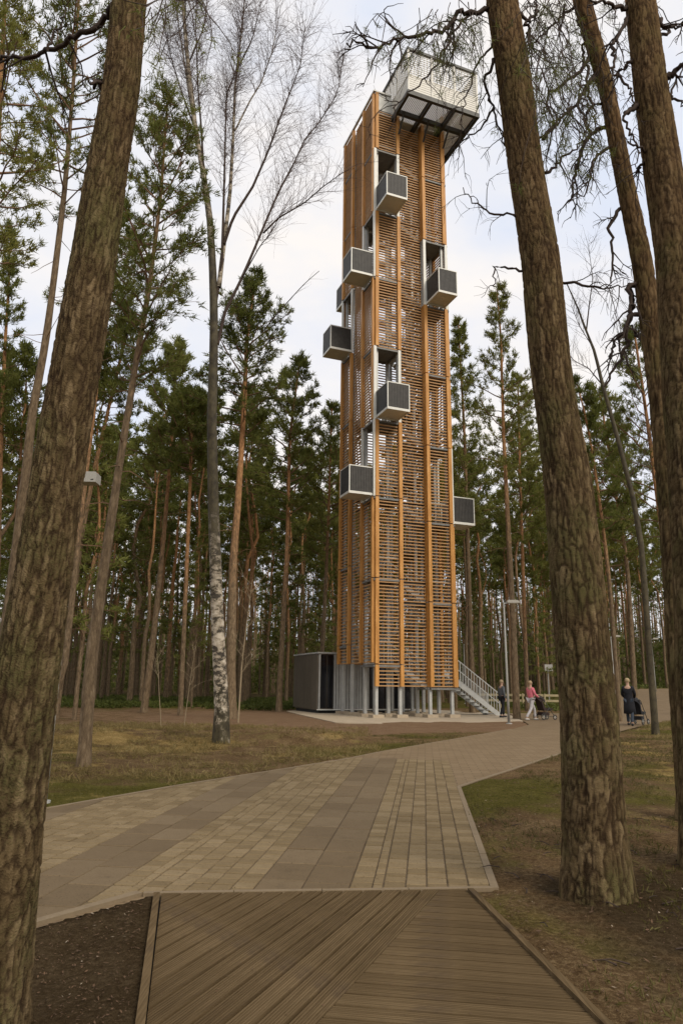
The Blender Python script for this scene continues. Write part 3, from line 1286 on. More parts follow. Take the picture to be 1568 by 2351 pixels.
for u in (CU0, CU1):
    rf.mm((u - .07, CV0 + .075, CZ1 - .095), (u + .07, CV1 - .075, CZ1 + .055))
rf.build('roof_frame', M['steel_d'], cab)
fl = MB()
for k in range(44):
    u = CU0 + .1 + (CU1 - CU0 - .2) * k / 43
    fl.mm((u - .03, CV0 + .1, CZ0 + .122), (u + .03, CV1 - .1, CZ0 + .16))
fl.build('floor_grating', M['cabin_w'], cab)
for wall in range(4):
    mb = MB()
    if wall in (0, 2):
        v = CV0 if wall == 0 else CV1
        nz = 19
        for k in range(nz):
            z = CZ0 + .2 + k * .145
            for a, b in zip(np.linspace(CU0, CU1, 4)[:-1], np.linspace(CU0, CU1, 4)[1:]):
                mb.mm((a + .055, v - .012, z), (b - .055, v + .012, z + (.115 if k < 7 else .04)))
        for u in np.arange(CU0 + .2, CU1 - .1, .2):
            mb.mm((u - .014, v + .022, CZ0 + .2), (u + .014, v + .05, CZ1 - .1))
    else:
        u = CU0 if wall == 3 else CU1
        for k in range(19):
            z = CZ0 + .2 + k * .145
            for a, b in ((CV0, -.60), (-.60, 1.56), (1.56, CV1)):
                mb.mm((u - .012, a + .055, z), (u + .012, b - .055, z + (.11 if k < 6 else .04)))
        for v in np.arange(CV0 + .2, CV1 - .1, .2):
            mb.mm((u + .022, v - .014, CZ0 + .2), (u + .05, v + .014, CZ1 - .1))
    mb.build('wall_screen', M['cabin_w'], cab)
# glazed parapet piece between cabin and corner, top rail round the roof deck, struts under the cabin
mb = MB()
mb.mm((.12, -.03, 33.05), (CU0 - .06, .03, 34.1))
mb.build('parapet_panel', M['steel'], TW)
mb = MB()
mb.mm((-.08, -.12, ZT), (CU0 - .09, .0, ZT + .09)).mm((-.12, -.11, ZT + .01), (-.0, B_ + .1, ZT + .1))
mb.mm((.01, B_ - .02, ZT), (A_, B_ + .09, ZT + .09))
mb.mm((A_ - .02, .0, 33.2), (A_ + .08, B_ - .03, 33.3))
mb.build('top_rail', M['steel'], TW)
mb = MB()
for u in (1.4, 2.95, 4.25):
    mb.bar((u, -.16, 31.7), (u, -.9, CZ0 - .14), .07, .1)
mb.build('cabin_struts', M['steel_d'], TW)
# roof deck plate
MB().mm((.1, .1, 32.9), (A_ - .1, B_ - .1, 32.96)).build('roof_deck', M['steel'], TW)
# entrance stair, descending along the tower's far right
st = MB()
z_hi, z_lo, u_hi, u_lo = 2.4, 0.0, 4.55, 8.0
for v in (2.0, 3.15):
    st.bar((u_hi, v, z_hi - .12), (u_lo, v, z_lo - .0), .05, .24)
    for hz, ww in ((1.05, .05), (.56, .035)):
        st.bar((u_hi, v, z_hi + hz), (u_lo, v, z_lo + hz + .05), ww, ww)
    for k in range(22):
        t = k / 21
        u, z = u_hi + (u_lo - u_hi) * t, z_hi + (z_lo - z_hi) * t
        ww = .026 if k % 7 == 0 else .014
        st.mm((u - ww, v - ww, z + .05), (u + ww, v + ww, z + 1.06))
sto = st.build('entrance_stair', M['steel'], TW)
stp = MB().mm((-.15, -.56, -.03), (.15, .56, .0)).build('tread', M['steel'], link=False)
for k in range(13):
    t = (k + .5) / 13
    ob('tread', stp, sto, (u_hi + (u_lo - u_hi) * t, 2.575, z_hi + (z_lo - z_hi) * t))

# slab and footings
slab_poly = np.array([(-2.9, 40.2), (-1.9, 35.6), (-.15, 28.8), (1.6, 28.3), (4.8, 29.6), (8.05, 31.9), (8.75, 36.3), (9.3, 41.0), (5, 46), (-1, 45)])
sl = mk('slab', np.r_[np.c_[slab_poly, np.full(len(slab_poly), -.1)], np.c_[slab_poly, np.full(len(slab_poly), .012)]],
        [[k, (k + 1) % 10, 10 + (k + 1) % 10, 10 + k][::-1] for k in range(10)] + [list(range(10, 20))[::-1]], M['concrete'])
sl['kind'] = 'structure'
import bmesh
bm = bmesh.new(); bm.from_mesh(sl.data); bmesh.ops.recalc_face_normals(bm, faces=bm.faces[:]); bm.to_mesh(sl.data); bm.free()
fm = MB().mm((-.28, -.28, 0), (.28, .28, .14)).build('footing', M['concrete'], link=False)
for u in ua:
    for v in vb:
        uu, vv = min(max(u, .17), A_ - .17), min(max(v, .17), B_ - .17)
        ob('footing', fm, TW, (uu, vv, .012))

# kiosk: corrugated metal cabin behind the tower
KS = thing('service_cabin', 'low corrugated steel service cabin with black glazed panels behind the tower legs', 'cabin', (TX, TY, 0), AN)
ku0, ku1, kv0, kv1, kz0, kz1 = -.84, 4.85, 5.27, 9.3, .16, 3.05
corr = MB()


def corrug(mb, a, b, z0, z1, nrm, n):
    a, b, nrm = np.array(a, float), np.array(b, float), np.array(nrm, float)
    for k in range(n):
        p = a + (b - a) * (k + .12) / n
        q = a + (b - a) * (k + .88) / n
        lo, hi = np.minimum(p, q), np.maximum(p, q)
        o0, o1 = np.minimum(nrm * .0, nrm * .05), np.maximum(nrm * .0, nrm * .05)
        mb.mm((lo[0] + o0[0], lo[1] + o0[1], z0), (hi[0] + o1[0], hi[1] + o1[1], z1))


core = MB().mm((ku0 + .04, kv0 + .04, kz0), (ku1 - .04, kv1 - .04, kz1 - .02)).build('body', M['corr'], KS)
mb = MB(); corrug(mb, (ku0, kv0), (ku0, kv1), kz0 + .05, kz1 - .05, (-1, 0), 26); mb.build('side_cladding', M['corr'], KS)
mb = MB(); corrug(mb, (.0, kv0), (2.05, kv0), kz0 + .05, kz1 - .05, (0, -1), 14); corrug(mb, (ku0, kv0), (ku0 + .12, kv0), kz0 + .05, kz1 - .05, (0, -1), 1); mb.build('front_cladding', M['steel'], KS)
MB().mm((ku0 + .14, kv0 - .03, kz0 + .1), (-.38, kv0 + .03, kz1 - .08)).build('glass_panel', M['black'], KS)
MB().mm((-.33, kv0 - .03, kz0 + .1), (-.02, kv0 + .03, kz1 - .08)).build('glass_panel', M['black'], KS)
for a, b in ((2.1, 2.95), (3.0, 3.85), (3.9, 4.75)):
    MB().mm((a, kv0 - .03, kz0 + .1), (b, kv0 + .03, kz1 - .08)).build('glass_panel', M['black'], KS)
MB().mm((ku0 - .08, kv0 - .1, kz1 - .02), (ku1 + .06, kv1 + .06, kz1 + .06)).build('roof', M['steel'], KS)
MB().mm((ku0 + .1, kv0 + .12, .0), (ku1 - .1, kv1 - .1, kz0 - .002)).build('plinth', M['rubber'], KS)
MB().mm((ku0 - .05, kv0 - .07, kz0 - .0), (ku1, kv0 + .02, kz0 + .05)).build('sill', M['steel_l'], KS)


# ------------------------------------------------------------------ street lamps and small fixtures
def lamp(base, h, label, rz=0.0, arm=.62, rp=.055):
    t = thing('street_lamp', label, 'street lamp', base, rz, 'grey park lamps with a flat head on one side')
    MB().tube([(0, 0, 0), (0, 0, 1.2), (0, 0, h)], [rp, rp * .9, rp * .62], 10).build('pole', M['steel_p'], t, True)
    MB().tube([(0, 0, 0), (0, 0, .05)], rp * 2.2, 10).build('base_collar', M['steel'], t)
    MB().bar((0, 0, h - .04), (.22, 0, h - .01), .05, .05).build('arm', M['steel'], t)
    hd = MB().mm((.12, -.14, h - .02), (arm, .14, h + .07)).mm((.16, -.11, h + .07), (arm - .05, .11, h + .10))
    hd = hd.build('lamp_head', M['lampgrey'], t)
    MB().mm((.2, -.1, h - .035), (arm - .06, .1, h - .021)).build('lens', M['steel_l'], hd)
    return t


p = at(1168, 1663, 29.1)
lamp((float(p[0]), 29.1, 0), 4.85, 'grey lamp post standing at the path edge in front of the tower stair')
for (x, yb, Y, lab) in ((1067, 0, 60, 'thin distant lamp post seen between the tower and its entrance stair'), (1410, 0, 49, 'grey lamp post just right of the thick pine trunk beside the path'), (1504, 0, 66, 'farthest lamp post on the rise where the path climbs to the right')):
    q = at(x, 1575, Y)
    z = float(Hg(q[0], q[1], False))
    lamp((float(q[0]), Y, z), 4.85, lab, rp=.05)
q = at(103, 1835, 9.2)
lp = lamp((float(q[0]), 9.2, float(Hg(q[0], 9.2, False)) - .03), 4.16, 'lamp post half hidden behind the leaning pine trunk on the left', arm=.30, rp=.035)
for c_ in lp.children:
    if c_.name.startswith('lamp_head'):
        c_.data = MB().mm((.02, -.1, 4.10), (.27, .1, 4.23)).mm((.04, -.08, 4.232), (.25, .08, 4.25)).build('lamp_head', M['lampgrey'], link=False)

bb = thing('basketball_hoop', 'small white basketball backboard on a post among the trees', 'basketball hoop', tuple(at(1262, 1590, 62)[:2]) + (float(Hg(*at(1262, 1590, 62)[:2], False)),))
MB().tube([(0, .3, 0), (0, .3, 3.0)], .05, 8).build('post', M['steel'], bb)
MB().mm((-.34, -.02, 2.55), (.34, .02, 3.12)).build('backboard', M['boardw'], bb)
rg = MB(); rg.tube([(.22 * math.cos(a), -.25 + .22 * math.sin(a), 2.55) for a in np.linspace(0, 6.28, 13)], .015, 5, False); rg.build('rim', M['steel_d'], bb)
fx0, fx1 = at(1098, 1600, 52), at(1300, 1600, 52)
fe = thing('low_fence', 'low straw coloured timber rail fence beyond the stair and the walkers', 'fence', (float(fx0[0]), 52, float(Hg(fx0[0], 52, False))))
LF = float(fx1[0] - fx0[0])
for zz in (.42, .8):
    MB().mm((0, -.03, zz), (LF, .03, zz + .16)).build('rail', M['fencew'], fe)
for k in range(5):
    MB().mm((LF * k / 4 - .05, -.09, -.2), (LF * k / 4 + .05, -.032, 1.0)).build('post', M['fencew'], fe)
for n_, (x, lab) in enumerate(((1543, 'short dark bollard standing on the far path, left one of the pair'), (1556, 'pale short bollard on the far path, right one of the pair'))):
    q = at(x, 1600, 42)
    b_ = thing('bollard', lab, 'bollard', (float(q[0]), 42, float(H0(q[0], 42))), group='bollards on the far path')
    MB().tube([(0, 0, 0), (0, 0, .82)], .07, 8).build('shaft', M['steel_d'] if n_ == 0 else M['steel_l'], b_)
    MB().tube([(0, 0, .82), (0, 0, .87)], .085, 8).build('cap', M['steel'], b_)
#TREES

# ------------------------------------------------------------------ trees
def trunk_mesh(P, Rr, n_side, H, seed=0, name='trunk', mat=None, flare=True):
    """plain tapered trunk with hh attribute (height share)"""
    V, F = tube(P, Rr, n_side)
    z = np.repeat(np.linspace(0, 1, len(P)), n_side)
    return V, F, z


def hero_trunk(P, Rr, nside, nrow, seed, cell=.055, depth=.012, hscale=16.):
    depth = depth * cell / .046
    """thick trunk whose bark plates are real relief"""
    Q, W = resample(P, Rr, nrow)
    T, A, B = frames(Q)
    th = np.linspace(0, 2 * math.pi, nside, endpoint=False)
    arc = np.r_[0, np.cumsum(np.linalg.norm(np.diff(Q, axis=0), axis=1))]
    TH_, S = np.meshgrid(th, arc)
    Wm = W[:, None] * np.ones_like(TH_)
    Rm = np.mean(W)
    ncell = max(6, int(2 * math.pi * Rm / cell))
    U_ = np.mod(TH_ - math.pi / 2, 2 * math.pi) / (2 * math.pi)       # seam on the far side
    gx = U_ * ncell
    gy = S / (cell * 3.4)
    wx, wy = (fbm(gx * .8, gy * .8, 3, seed + 50) - .45), (fbm(gx * .7 + 9, gy * .7, 3, seed + 60) - .45)
    gx = gx + .8 * wx + .35 * (fbm(gx * 3.1, gy * 3.1, 2, seed + 51) - .37)
    gy = gy + .9 * wy + .35 * (fbm(gx * 3.3, gy * 2.9, 2, seed + 52) - .37)
    ix, iy = np.floor(gx), np.floor(gy)
    f1 = np.full(gx.shape, 9.)
    f2 = np.full(gx.shape, 9.)
    cid = np.zeros(gx.shape)
    for dx in (-1, 0, 1):
        for dy in (-1, 0, 1):
            cx, cy = ix + dx, iy + dy
            jx, jy = vhash(cx, cy, seed), vhash(cx, cy, seed + 7)
            dd = np.sqrt((cx + jx - gx) ** 2 + ((cy + jy - gy) * .8) ** 2)
            hid = vhash(cx, cy, seed + 13)
            near = dd < f1
            f2 = np.where(near, f1, np.minimum(f2, dd))
            cid = np.where(near, hid, cid)
            f1 = np.where(near, dd, f1)
    e = f2 - f1
    rid = np.abs(fbm(gx * 1.25 + 40, gy * .42, 3, seed + 70) - .44)
    edge = np.maximum(np.exp(-(e / .13) ** 2) * (.55 + .45 * vnoise(gx * .7, gy * .7, seed + 71)), np.exp(-(rid / .040) ** 2))
    shard = fbm(gx * 2.6, gy * 1.1, 3, seed + 72)
    cid = np.clip(.55 * cid + .9 * (shard - .44) + .22, 0, 1)
    big = fbm(TH_ / 6.2832 * 5, S * .8, 3, seed + 3) - .45
    rough = fbm(gx * 3, gy * 3, 2, seed + 4) - .37
    flare = 1 + (.20 * np.exp(-S / .22) + .05 * np.exp(-S / .8)) * (1 + .55 * np.sin(TH_ * 5 + seed) * np.exp(-S / .5))
    taper = np.clip(Wm / Rm, .35, 1.4)
    rad = Wm * flare + (-depth * .95 * edge + depth * .5 * cid + big * .022 + rough * .007) * taper
    V = Q[:, None] + rad[..., None] * (np.cos(TH_)[..., None] * A[:, None] + np.sin(TH_)[..., None] * B[:, None])
    n = nside
    i = np.arange(nrow - 1)[:, None] * n
    j = np.arange(n)[None]
    k = (j + 1) % n
    F = np.stack([i + j, i + k, i + n + k, i + n + j], -1).reshape(-1, 4)
    return V.reshape(-1, 3), F, dict(cell=cid.reshape(-1), edge=(edge * .9).reshape(-1), hh=(S / hscale).reshape(-1)), Q, W


def crooked(p, d, L, r0, n, rg, wig=.35, grav=-.12):
    P = [np.array(p, float)]
    d = np.array(d, float)
    d /= np.linalg.norm(d)
    for k in range(n):
        d = d + rg.normal(0, wig, 3) * .6 + np.array([0, 0, grav])
        d /= np.linalg.norm(d)
        P.append(P[-1] + d * L / n)
    return np.array(P), np.linspace(r0, r0 * .35, n + 1)


def twigs_on(MBt, P, Rr, rg, count, L, r, depth=1, grav=-.15, wig=.4, start=.25, up=0.0, nseg=5, tips=None, sides=4):
    P = np.asarray(P)
    for c in range(count):
        t = start + (1 - start) * rg.random()
        x = t * (len(P) - 1)
        i = min(int(x), len(P) - 2)
        p = P[i] + (P[i + 1] - P[i]) * (x - i)
        dd = P[i + 1] - P[i]
        dd = dd / (np.linalg.norm(dd) + 1e-9)
        side = rg.normal(0, 1, 3)
        side -= dd * (side @ dd)
        side /= np.linalg.norm(side) + 1e-9
        d = dd * .7 + side * .9 + np.array([0, 0, up])
        l = L * (.45 + .8 * rg.random())
        Q, W = crooked(p, d, l, r, nseg, rg, wig, grav)
        MBt.tube(Q, W, sides if depth > 1 else 3, False)
        if tips is not None:
            tips.append(Q)
        if depth > 1:
            twigs_on(MBt, Q, W, rg, 4, L * .45, r * .55, depth - 1, grav, wig, .2, up, 4, tips)


def needle_tris(C0, D0, rg, n, ln, wd, spread=.8):
    """C0 (k,3) centres, D0 (k,3) directions; n needles each"""
    k = len(C0)
    C0 = np.repeat(C0, n, 0)
    D = np.repeat(D0, n, 0) + rg.normal(0, spread, (k * n, 3))
    D /= np.linalg.norm(D, axis=1)[:, None]
    s = rg.normal(0, 1, (k * n, 3))
    s -= D * (s * D).sum(1)[:, None]
    s /= np.linalg.norm(s, axis=1)[:, None]
    l = ln * (.6 + .7 * rg.random((k * n, 1)))
    w = wd * (.7 + .6 * rg.random((k * n, 1)))
    base = C0 + rg.normal(0, ln * .22, (k * n, 3))
    V = np.stack([base - s * w / 2, base + s * w / 2, base + D * l], 1).reshape(-1, 3)
    F = np.arange(len(V)).reshape(-1, 3)
    rv = np.repeat(rg.random(k), n * 3)
    return V, F, rv


def crown(P, W, f0, rad, rg, nb=46, sub=6, tn=9, ln=.24, wd=.035, shape='scots', dens=1.0, lift=.25, dead=6):
    """branches and needle tufts round the trunk polyline P from share f0 to the top"""
    P = np.asarray(P)
    m = len(P)
    mb = MB()
    C0, D0 = [], []
    Ht = np.linalg.norm(P[-1] - P[int(f0 * (m - 1))])
    a = rg.random() * 6.28
    for b in range(nb):
        s = (b + rg.random()) / nb
        t = f0 + (1 - f0) * s
        x = t * (m - 1)
        i = min(int(x), m - 2)
        p = P[i] + (P[i + 1] - P[i]) * (x - i)
        a += 2.4 + rg.normal(0, .5)
        if shape == 'scots':
            prof = (.50 + .5 * math.sin(min(1, s * 1.15 + .12) * math.pi * .85)) * (1 - s ** 3.5 * .8)
        elif shape == 'cone':
            prof = (1 - s) ** .8 * .9 + .10
        else:
            prof = math.sin(math.pi * (.15 + .8 * s)) * .9 + .15
        L = rad * prof * (.55 + .6 * rg.random())
        el = (lift + .55 * s) + rg.normal(0, .15)
        d = np.array([math.cos(a) * math.cos(el), math.sin(a) * math.cos(el), math.sin(el)])
        Q, R_ = crooked(p, d, L, max(.012, min(.05, L * .016)), 5, rg, .22, .05)
        mb.tube(Q, R_, 4, False)
        for c in range(sub):
            tt = .30 + .70 * (c + rg.random()) / sub
            xx = tt * 5
            ii = min(int(xx), 4)
            q = Q[ii] + (Q[ii + 1] - Q[ii]) * (xx - ii)
            dd = Q[ii + 1] - Q[ii]
            dd = dd / np.linalg.norm(dd)
            sd_ = np.cross(dd, [0, 0, 1]) * (1 if c % 2 else -1)
            d2 = dd * .7 + sd_ * .8 + np.array([0, 0, .15]) + rg.normal(0, .25, 3)
            l2 = L * .34 * (1.25 - tt) + .25
            Q2, R2 = crooked(q, d2, l2, .010, 3, rg, .25, .05)
            mb.tube(Q2, R2, 3, False)
            k = max(2, int(l2 / (ln * .85) * dens))
            for e in range(k):
                f = (e + .6) / k * 3
                jj = min(int(f), 2)
                cc = Q2[jj] + (Q2[jj + 1] - Q2[jj]) * (f - jj)
                C0.append(cc + rg.normal(0, .05, 3))
                dv = Q2[-1] - Q2[0]
                D0.append(dv / np.linalg.norm(dv) + np.array([0, 0, .35]))
        C0.append(Q[-1])
        D0.append(d + np.array([0, 0, .4]))
    # bare dead snags below the crown
    for b in range(dead):
        t = f0 * (.55 + .45 * rg.random())
        x = t * (m - 1)
        i = min(int(x), m - 2)
        p = P[i] + (P[i + 1] - P[i]) * (x - i)
        a = rg.random() * 6.28
        Q, R_ = crooked(p, (math.cos(a), math.sin(a), .05), rad * (.25 + .5 * rg.random()), .014, 4, rg, .35, -.05)
        mb.tube(Q, R_, 3, False)
    BV = np.concatenate(mb.V)
    BF = mb.F
    NV, NF, rv = needle_tris(np.array(C0), np.array(D0), rg, int(tn * 1.7), ln * 1.1, wd * 1.45)
    nbf = sum(len(f) if isinstance(f, np.ndarray) else 1 for f in BF)
    V = np.r_[BV, NV]
    F = BF + [NF + len(BV)]
    midx = np.r_[np.zeros(nbf), np.ones(len(NF))]
    rv = np.r_[np.zeros(len(BV)), rv]
    return V, F, midx, rv


def crown_obj(V, F, midx, rv, needles, parent=None, link=True):
    return mk('crown', V, F, [M['branch'], needles], parent, midx=midx, attrs={'rnd': rv}, link=link)


# ---- the thick near trunks
def near_tree(px, Y, label, seed, branches, extra_top=8.0, cell=.055, nrow=760, nside=140, tw=None, base_dir=None):
    P, W = [], []
    for (x, y, w) in px:
        P.append(at(x, y, Y))
        W.append(wid(x, y, Y, w) / 2)
    P, W = P[::-1], W[::-1]          # bottom first
    P, W = np.array(P), np.array(W)
    zg = float(Hg(P[0][0], Y, False))
    P[0][2] = min(P[0][2], zg - .12)
    d = P[-1] - P[-3]
    d /= np.linalg.norm(d)
    zero = P[0].copy()
    base = np.array([zero[0], zero[1], zg])
    t = thing('pine_tree', label, 'pine tree', tuple(base))
    V, F, at_, Q, Wq = hero_trunk(P - base, W, nside, nrow, seed, cell)
    mk('trunk', V, F, M['bark_near'], t, True, attrs=at_)
    # crown above the frame: a continuing upper trunk with foliage
    rg = np.random.default_rng(seed)
    top = Q[-1]
    P2 = np.array([top + d * k * extra_top / 6 + np.array([rg.normal(0, .05), rg.normal(0, .05), 0]) * k for k in range(7)])
    W2 = np.linspace(Wq[-1] * .985, .03, 7)
    Vt, Ft = tube(P2, W2, 16)
    mk('upper_trunk', Vt, Ft, M['bark_far'], t, True, attrs={'hh': np.full(len(Vt), .9)})
    V, F, mi, rv = crown(P2, W2, .12, 2.1, rg, nb=34, sub=6, tn=9, ln=.14, wd=.016, dens=.9, dead=0)
    crown_obj(V, F, mi, rv, M['needles'], t)
    return t, base


def add_branches(t, base, lst, Y, seed, name='dead_branch', dY=0.5):
    """crooked bare limbs: photo polyline with start radius in metres"""
    rg = np.random.default_rng(seed)
    for (pts, r0, ntw) in lst:
        nb = len(pts)
        dirY = rg.choice([-1, 1]) * dY * rg.random()
        P = np.array([at(x, y, Y + dirY * k / nb) for k, (x, y) in enumerate(pts)]) - base
        Q, _ = resample(P, np.ones(nb), max(8, nb * 4))
        Q = Q + rg.normal(0, .012, Q.shape) * (np.arange(len(Q)) > 0)[:, None]
        W = np.linspace(r0, r0 * .35, len(Q))
        mb = MB()
        mb.tube(Q, W, 6, False)
        if ntw:
            twigs_on(mb, Q, W, rg, ntw, .45, r0 * .38, 2, -.20, .38, .2)
        mb.build(name, M['dead'], t, True)


def z7(*a):
    return [(1166.7 + .256 * x, .256 * y) for x, y in a]


def z4(*a):
    return [(784 + .5 * x, .5 * y) for x, y in a]


def z5(*a):
    return [(1008 + .3572 * x, 653.4 + .3572 * y) for x, y in a]


# T1, left
T1 = [(298, 0, 76), (279, 200, 83), (245, 400, 90), (216, 600, 98), (187, 780, 105), (157, 946, 110), (127, 1147, 115), (97, 1347, 126), (67, 1525, 140),
      (36, 1750, 150), (5, 2000, 162), (-22, 2200, 170), (-44, 2380, 178)]
t1, b1 = near_tree(T1, 3.5, 'thick leaning pine trunk with rough brown bark at the left edge, nearest the camera', 11, [], cell=.034)
add_branches(t1, b1, [([(262, 10), (250, 40), (210, 70), (160, 90), (110, 118), (60, 133), (0, 134), (-40, 128)], .022, 5), ([(240, 192), (222, 192), (203, 190)], .018, 0),
                      ([(110, 118), (140, 60), (150, 10)], .009, 4)], 3.5, 12)
# T2, right
T2 = [(1151, 0, 70), (1182, 200, 76), (1209, 400, 77), (1241, 600, 85), (1256, 780, 90), (1277, 939, 92), (1305, 1118, 106), (1321, 1296, 115), (1339, 1500, 121),
      (1354, 1700, 128), (1361, 1900, 136), (1366, 1990, 142), (1370, 2060, 150)]
t2, b2_ = near_tree(T2, 5.56, 'massive straight pine trunk with plated bark standing in the dark ground right of the path', 23, [], cell=.046, nrow=760, nside=150)
add_branches(t2, b2_, [
    (z4((690, 30), (600, 60), (540, 50), (480, 130), (400, 160), (290, 170), (150, 225), (60, 180), (20, 200)), .026, 16),
    (z4((600, 60), (510, 150), (440, 290), (330, 420), (240, 500)), .014, 8),
    (z4((690, 200), (640, 260), (600, 350), (560, 480), (540, 560)), .012, 8),
    (z4((695, 270), (650, 370), (690, 470), (740, 660), (760, 690)), .016, 8),
    (z4((700, 490), (660, 560), (600, 620), (500, 680)), .012, 6),
    (z4((800, 995), (690, 980), (600, 920), (560, 870)), .012, 5),
    (z4((830, 1245), (770, 1235), (700, 1220), (700, 1330)), .012, 2),
    (z7((90, 130), (170, 200), (190, 330), (200, 470)), .02, 8),
    (z7((180, 195), (240, 120), (250, 20), (260, -90)), .016, 8),
    (z7((300, 1250), (380, 1160), (500, 1030), (600, 950)), .016, 6),
    (z7((330, 1550), (450, 1430), (580, 1350), (700, 1240)), .016, 6),
    (z4((1015, 1300), (1080, 1300), (1210, 1330), (1310, 1310)), .014, 8),
], 5.56, 24)
# T3 behind, with twisting dead limbs
T3 = [(1335, 0, 40), (1391, 200, 34), (1430, 400, 38), (1474, 600, 44), (1497, 780, 45), (1518, 939, 48), (1533, 1118, 50), (1548, 1296, 53), (1560, 1500, 55), (1572, 1650, 58), (1590, 1890, 66)]
t3, b3 = near_tree(T3, 8.4, 'slimmer dark leaning pine with twisting dead limbs, between the massive pine and the right edge', 37, [], cell=.06, nrow=360, nside=64)
add_branches(t3, b3, [
    (z7((745, 480), (700, 560), (640, 640), (540, 720), (410, 820), (370, 800), (340, 940), (300, 1040)), .032, 9),
    (z7((790, 660), (720, 740), (670, 830), (620, 930), (500, 1030), (380, 1160), (290, 1250)), .035, 9),
    (z7((860, 930), (780, 925), (700, 1000), (690, 1060), (720, 1180)), .024, 6),
    (z7((950, 1150), (870, 1140), (780, 1170), (720, 1230), (650, 1350), (620, 1450), (600, 1568), (560, 1800)), .036, 10),
    (z7((960, 1300), (840, 1350), (760, 1440), (740, 1568), (690, 1750)), .026, 8),
    (z7((670, 590), (665, 400), (700, 330), (690, 200)), .022, 5),
    (z7((620, 930), (650, 1000), (700, 1130), (740, 1230), (820, 1330)), .02, 5),
    (z7((710, 590), (700, 760), (740, 920), (770, 1000), (770, 1120)), .024, 5),
    (z7((610, 180), (640, 260), (670, 340), (740, 420)), .02, 3),
    (z7((600, 60), (490, 150), (380, 240), (290, 330), (200, 440)), .024, 9),
    (z7((500, 40), (490, 170), (470, 300)), .02, 5),
    (z4((1325, 950), (1270, 960), (1225, 1050), (1245, 1140), (1235, 1300)), .03, 5),
    (z4((1380, 1300), (1315, 1310), (1330, 1390), (1320, 1450), (1285, 1560)), .034, 4),
    (z5((1320, 0), (1210, 10), (1245, 100), (1215, 210), (1175, 300), (1130, 370), (1090, 470)), .042, 4),
    (z5((1320, 185), (1230, 200), (1195, 300), (1215, 370), (1150, 500), (1060, 660)), .034, 4),
    (z5((1330, 370), (1270, 340), (1230, 260)), .03, 0),
    (z7((1030, 1040), (1080, 1180), (1130, 1250), (1160, 1370), (1150, 1500)), .018, 5),
], 8.4, 38)
T4 = [(1469, 0, 65), (1492, 200, 72), (1522, 400, 82), (1554, 600, 90), (1567, 780, 96), (1575, 939, 98), (1590, 1118, 104), (1600, 1296, 108), (1618, 1650, 118), (1638, 2010, 140)]
t4, b4 = near_tree(T4, 6.2, 'thick dark pine trunk cut off by the right edge of the picture', 41, [], cell=.046, nrow=560, nside=110)
add_branches(t4, b4, [
    (z7((1075, 150), (1010, 280), (930, 390), (840, 430)), .026, 4),
    (z7((1110, 540), (1030, 610), (940, 690), (900, 730)), .024, 3),
    (z7((920, 410), (950, 520), (930, 700), (930, 780)), .018, 3),
    (z7((985, 680), (1090, 790), (1100, 870), (1140, 940)), .016, 3),
    (z7((1150, 935), (1080, 990), (1030, 1040)), .036, 0),
    (z7((1060, 70), (980, 60), (850, 20), (730, 20)), .028, 3),
    (z7((1350, 180), (1430, 260), (1568, 230)), .026, 6), (z7((1360, 325), (1450, 280), (1500, 200)), .02, 3),
    (z7((1420, 700), (1568, 550), (1640, 520)), .038, 4), (z7((1450, 860), (1568, 940), (1640, 960)), .016, 3),
    (z7((1450, 855), (1540, 660), (1560, 560)), .014, 3), (z7((1230, 1370), (1130, 1310), (1070, 1270)), .016, 3),
    (z7((1235, 1450), (1160, 1500), (1130, 1580)), .02, 4),
], 6.2, 42)

# needle sprays hanging from the limbs near the top of the picture
rg = np.random.default_rng(5)


def spray(t, base, Y, areas):
    mb = MB()
    C0, D0 = [], []
    for (x0, x1, y0, y1, n) in areas:
        for _ in range(n):
            x, y = rg.uniform(x0, x1), rg.uniform(y0, y1)
            p = at(x, y - 30, Y + rg.normal(0, .5)) - base
            Q, W = crooked(p, (rg.normal(0, .5), rg.normal(0, .3), -1), .30 + .45 * rg.random(), .005, 5, rg, .3, -.12)
            mb.tube(Q, W, 3, False)
            for q in Q[2:]:
                if rg.random() < .45:
                    C0.append(q)
                    D0.append(Q[-1] - Q[0])
    BV = np.concatenate(mb.V)
    nbf = sum(len(f) for f in mb.F)
    NV, NF, rv = needle_tris(np.array(C0), np.array(D0), rg, 16, .075, .005, .7)
    o = mk('needle_sprays', np.r_[BV, NV], mb.F + [NF + len(BV)], [M['dead'], M['needles']], t, midx=np.r_[np.zeros(nbf), np.ones(len(NF))], attrs={'rnd': np.r_[np.zeros(len(BV)), rv]})
    o['kind'] = 'stuff'


spray(t2, b2_, 5.4, [(960, 1110, 25, 130, 55), (850, 960, 60, 130, 12), (1190, 1300, 10, 220, 80), (1230, 1340, 120, 330, 40)])
spray(t3, b3, 8.4, [(1240, 1480, 0, 260, 110), (1250, 1420, 200, 420, 60)])
spray(t1, b1, 3.6, [(420, 470, 0, 40, 12), (345, 380, 0, 60, 8)])


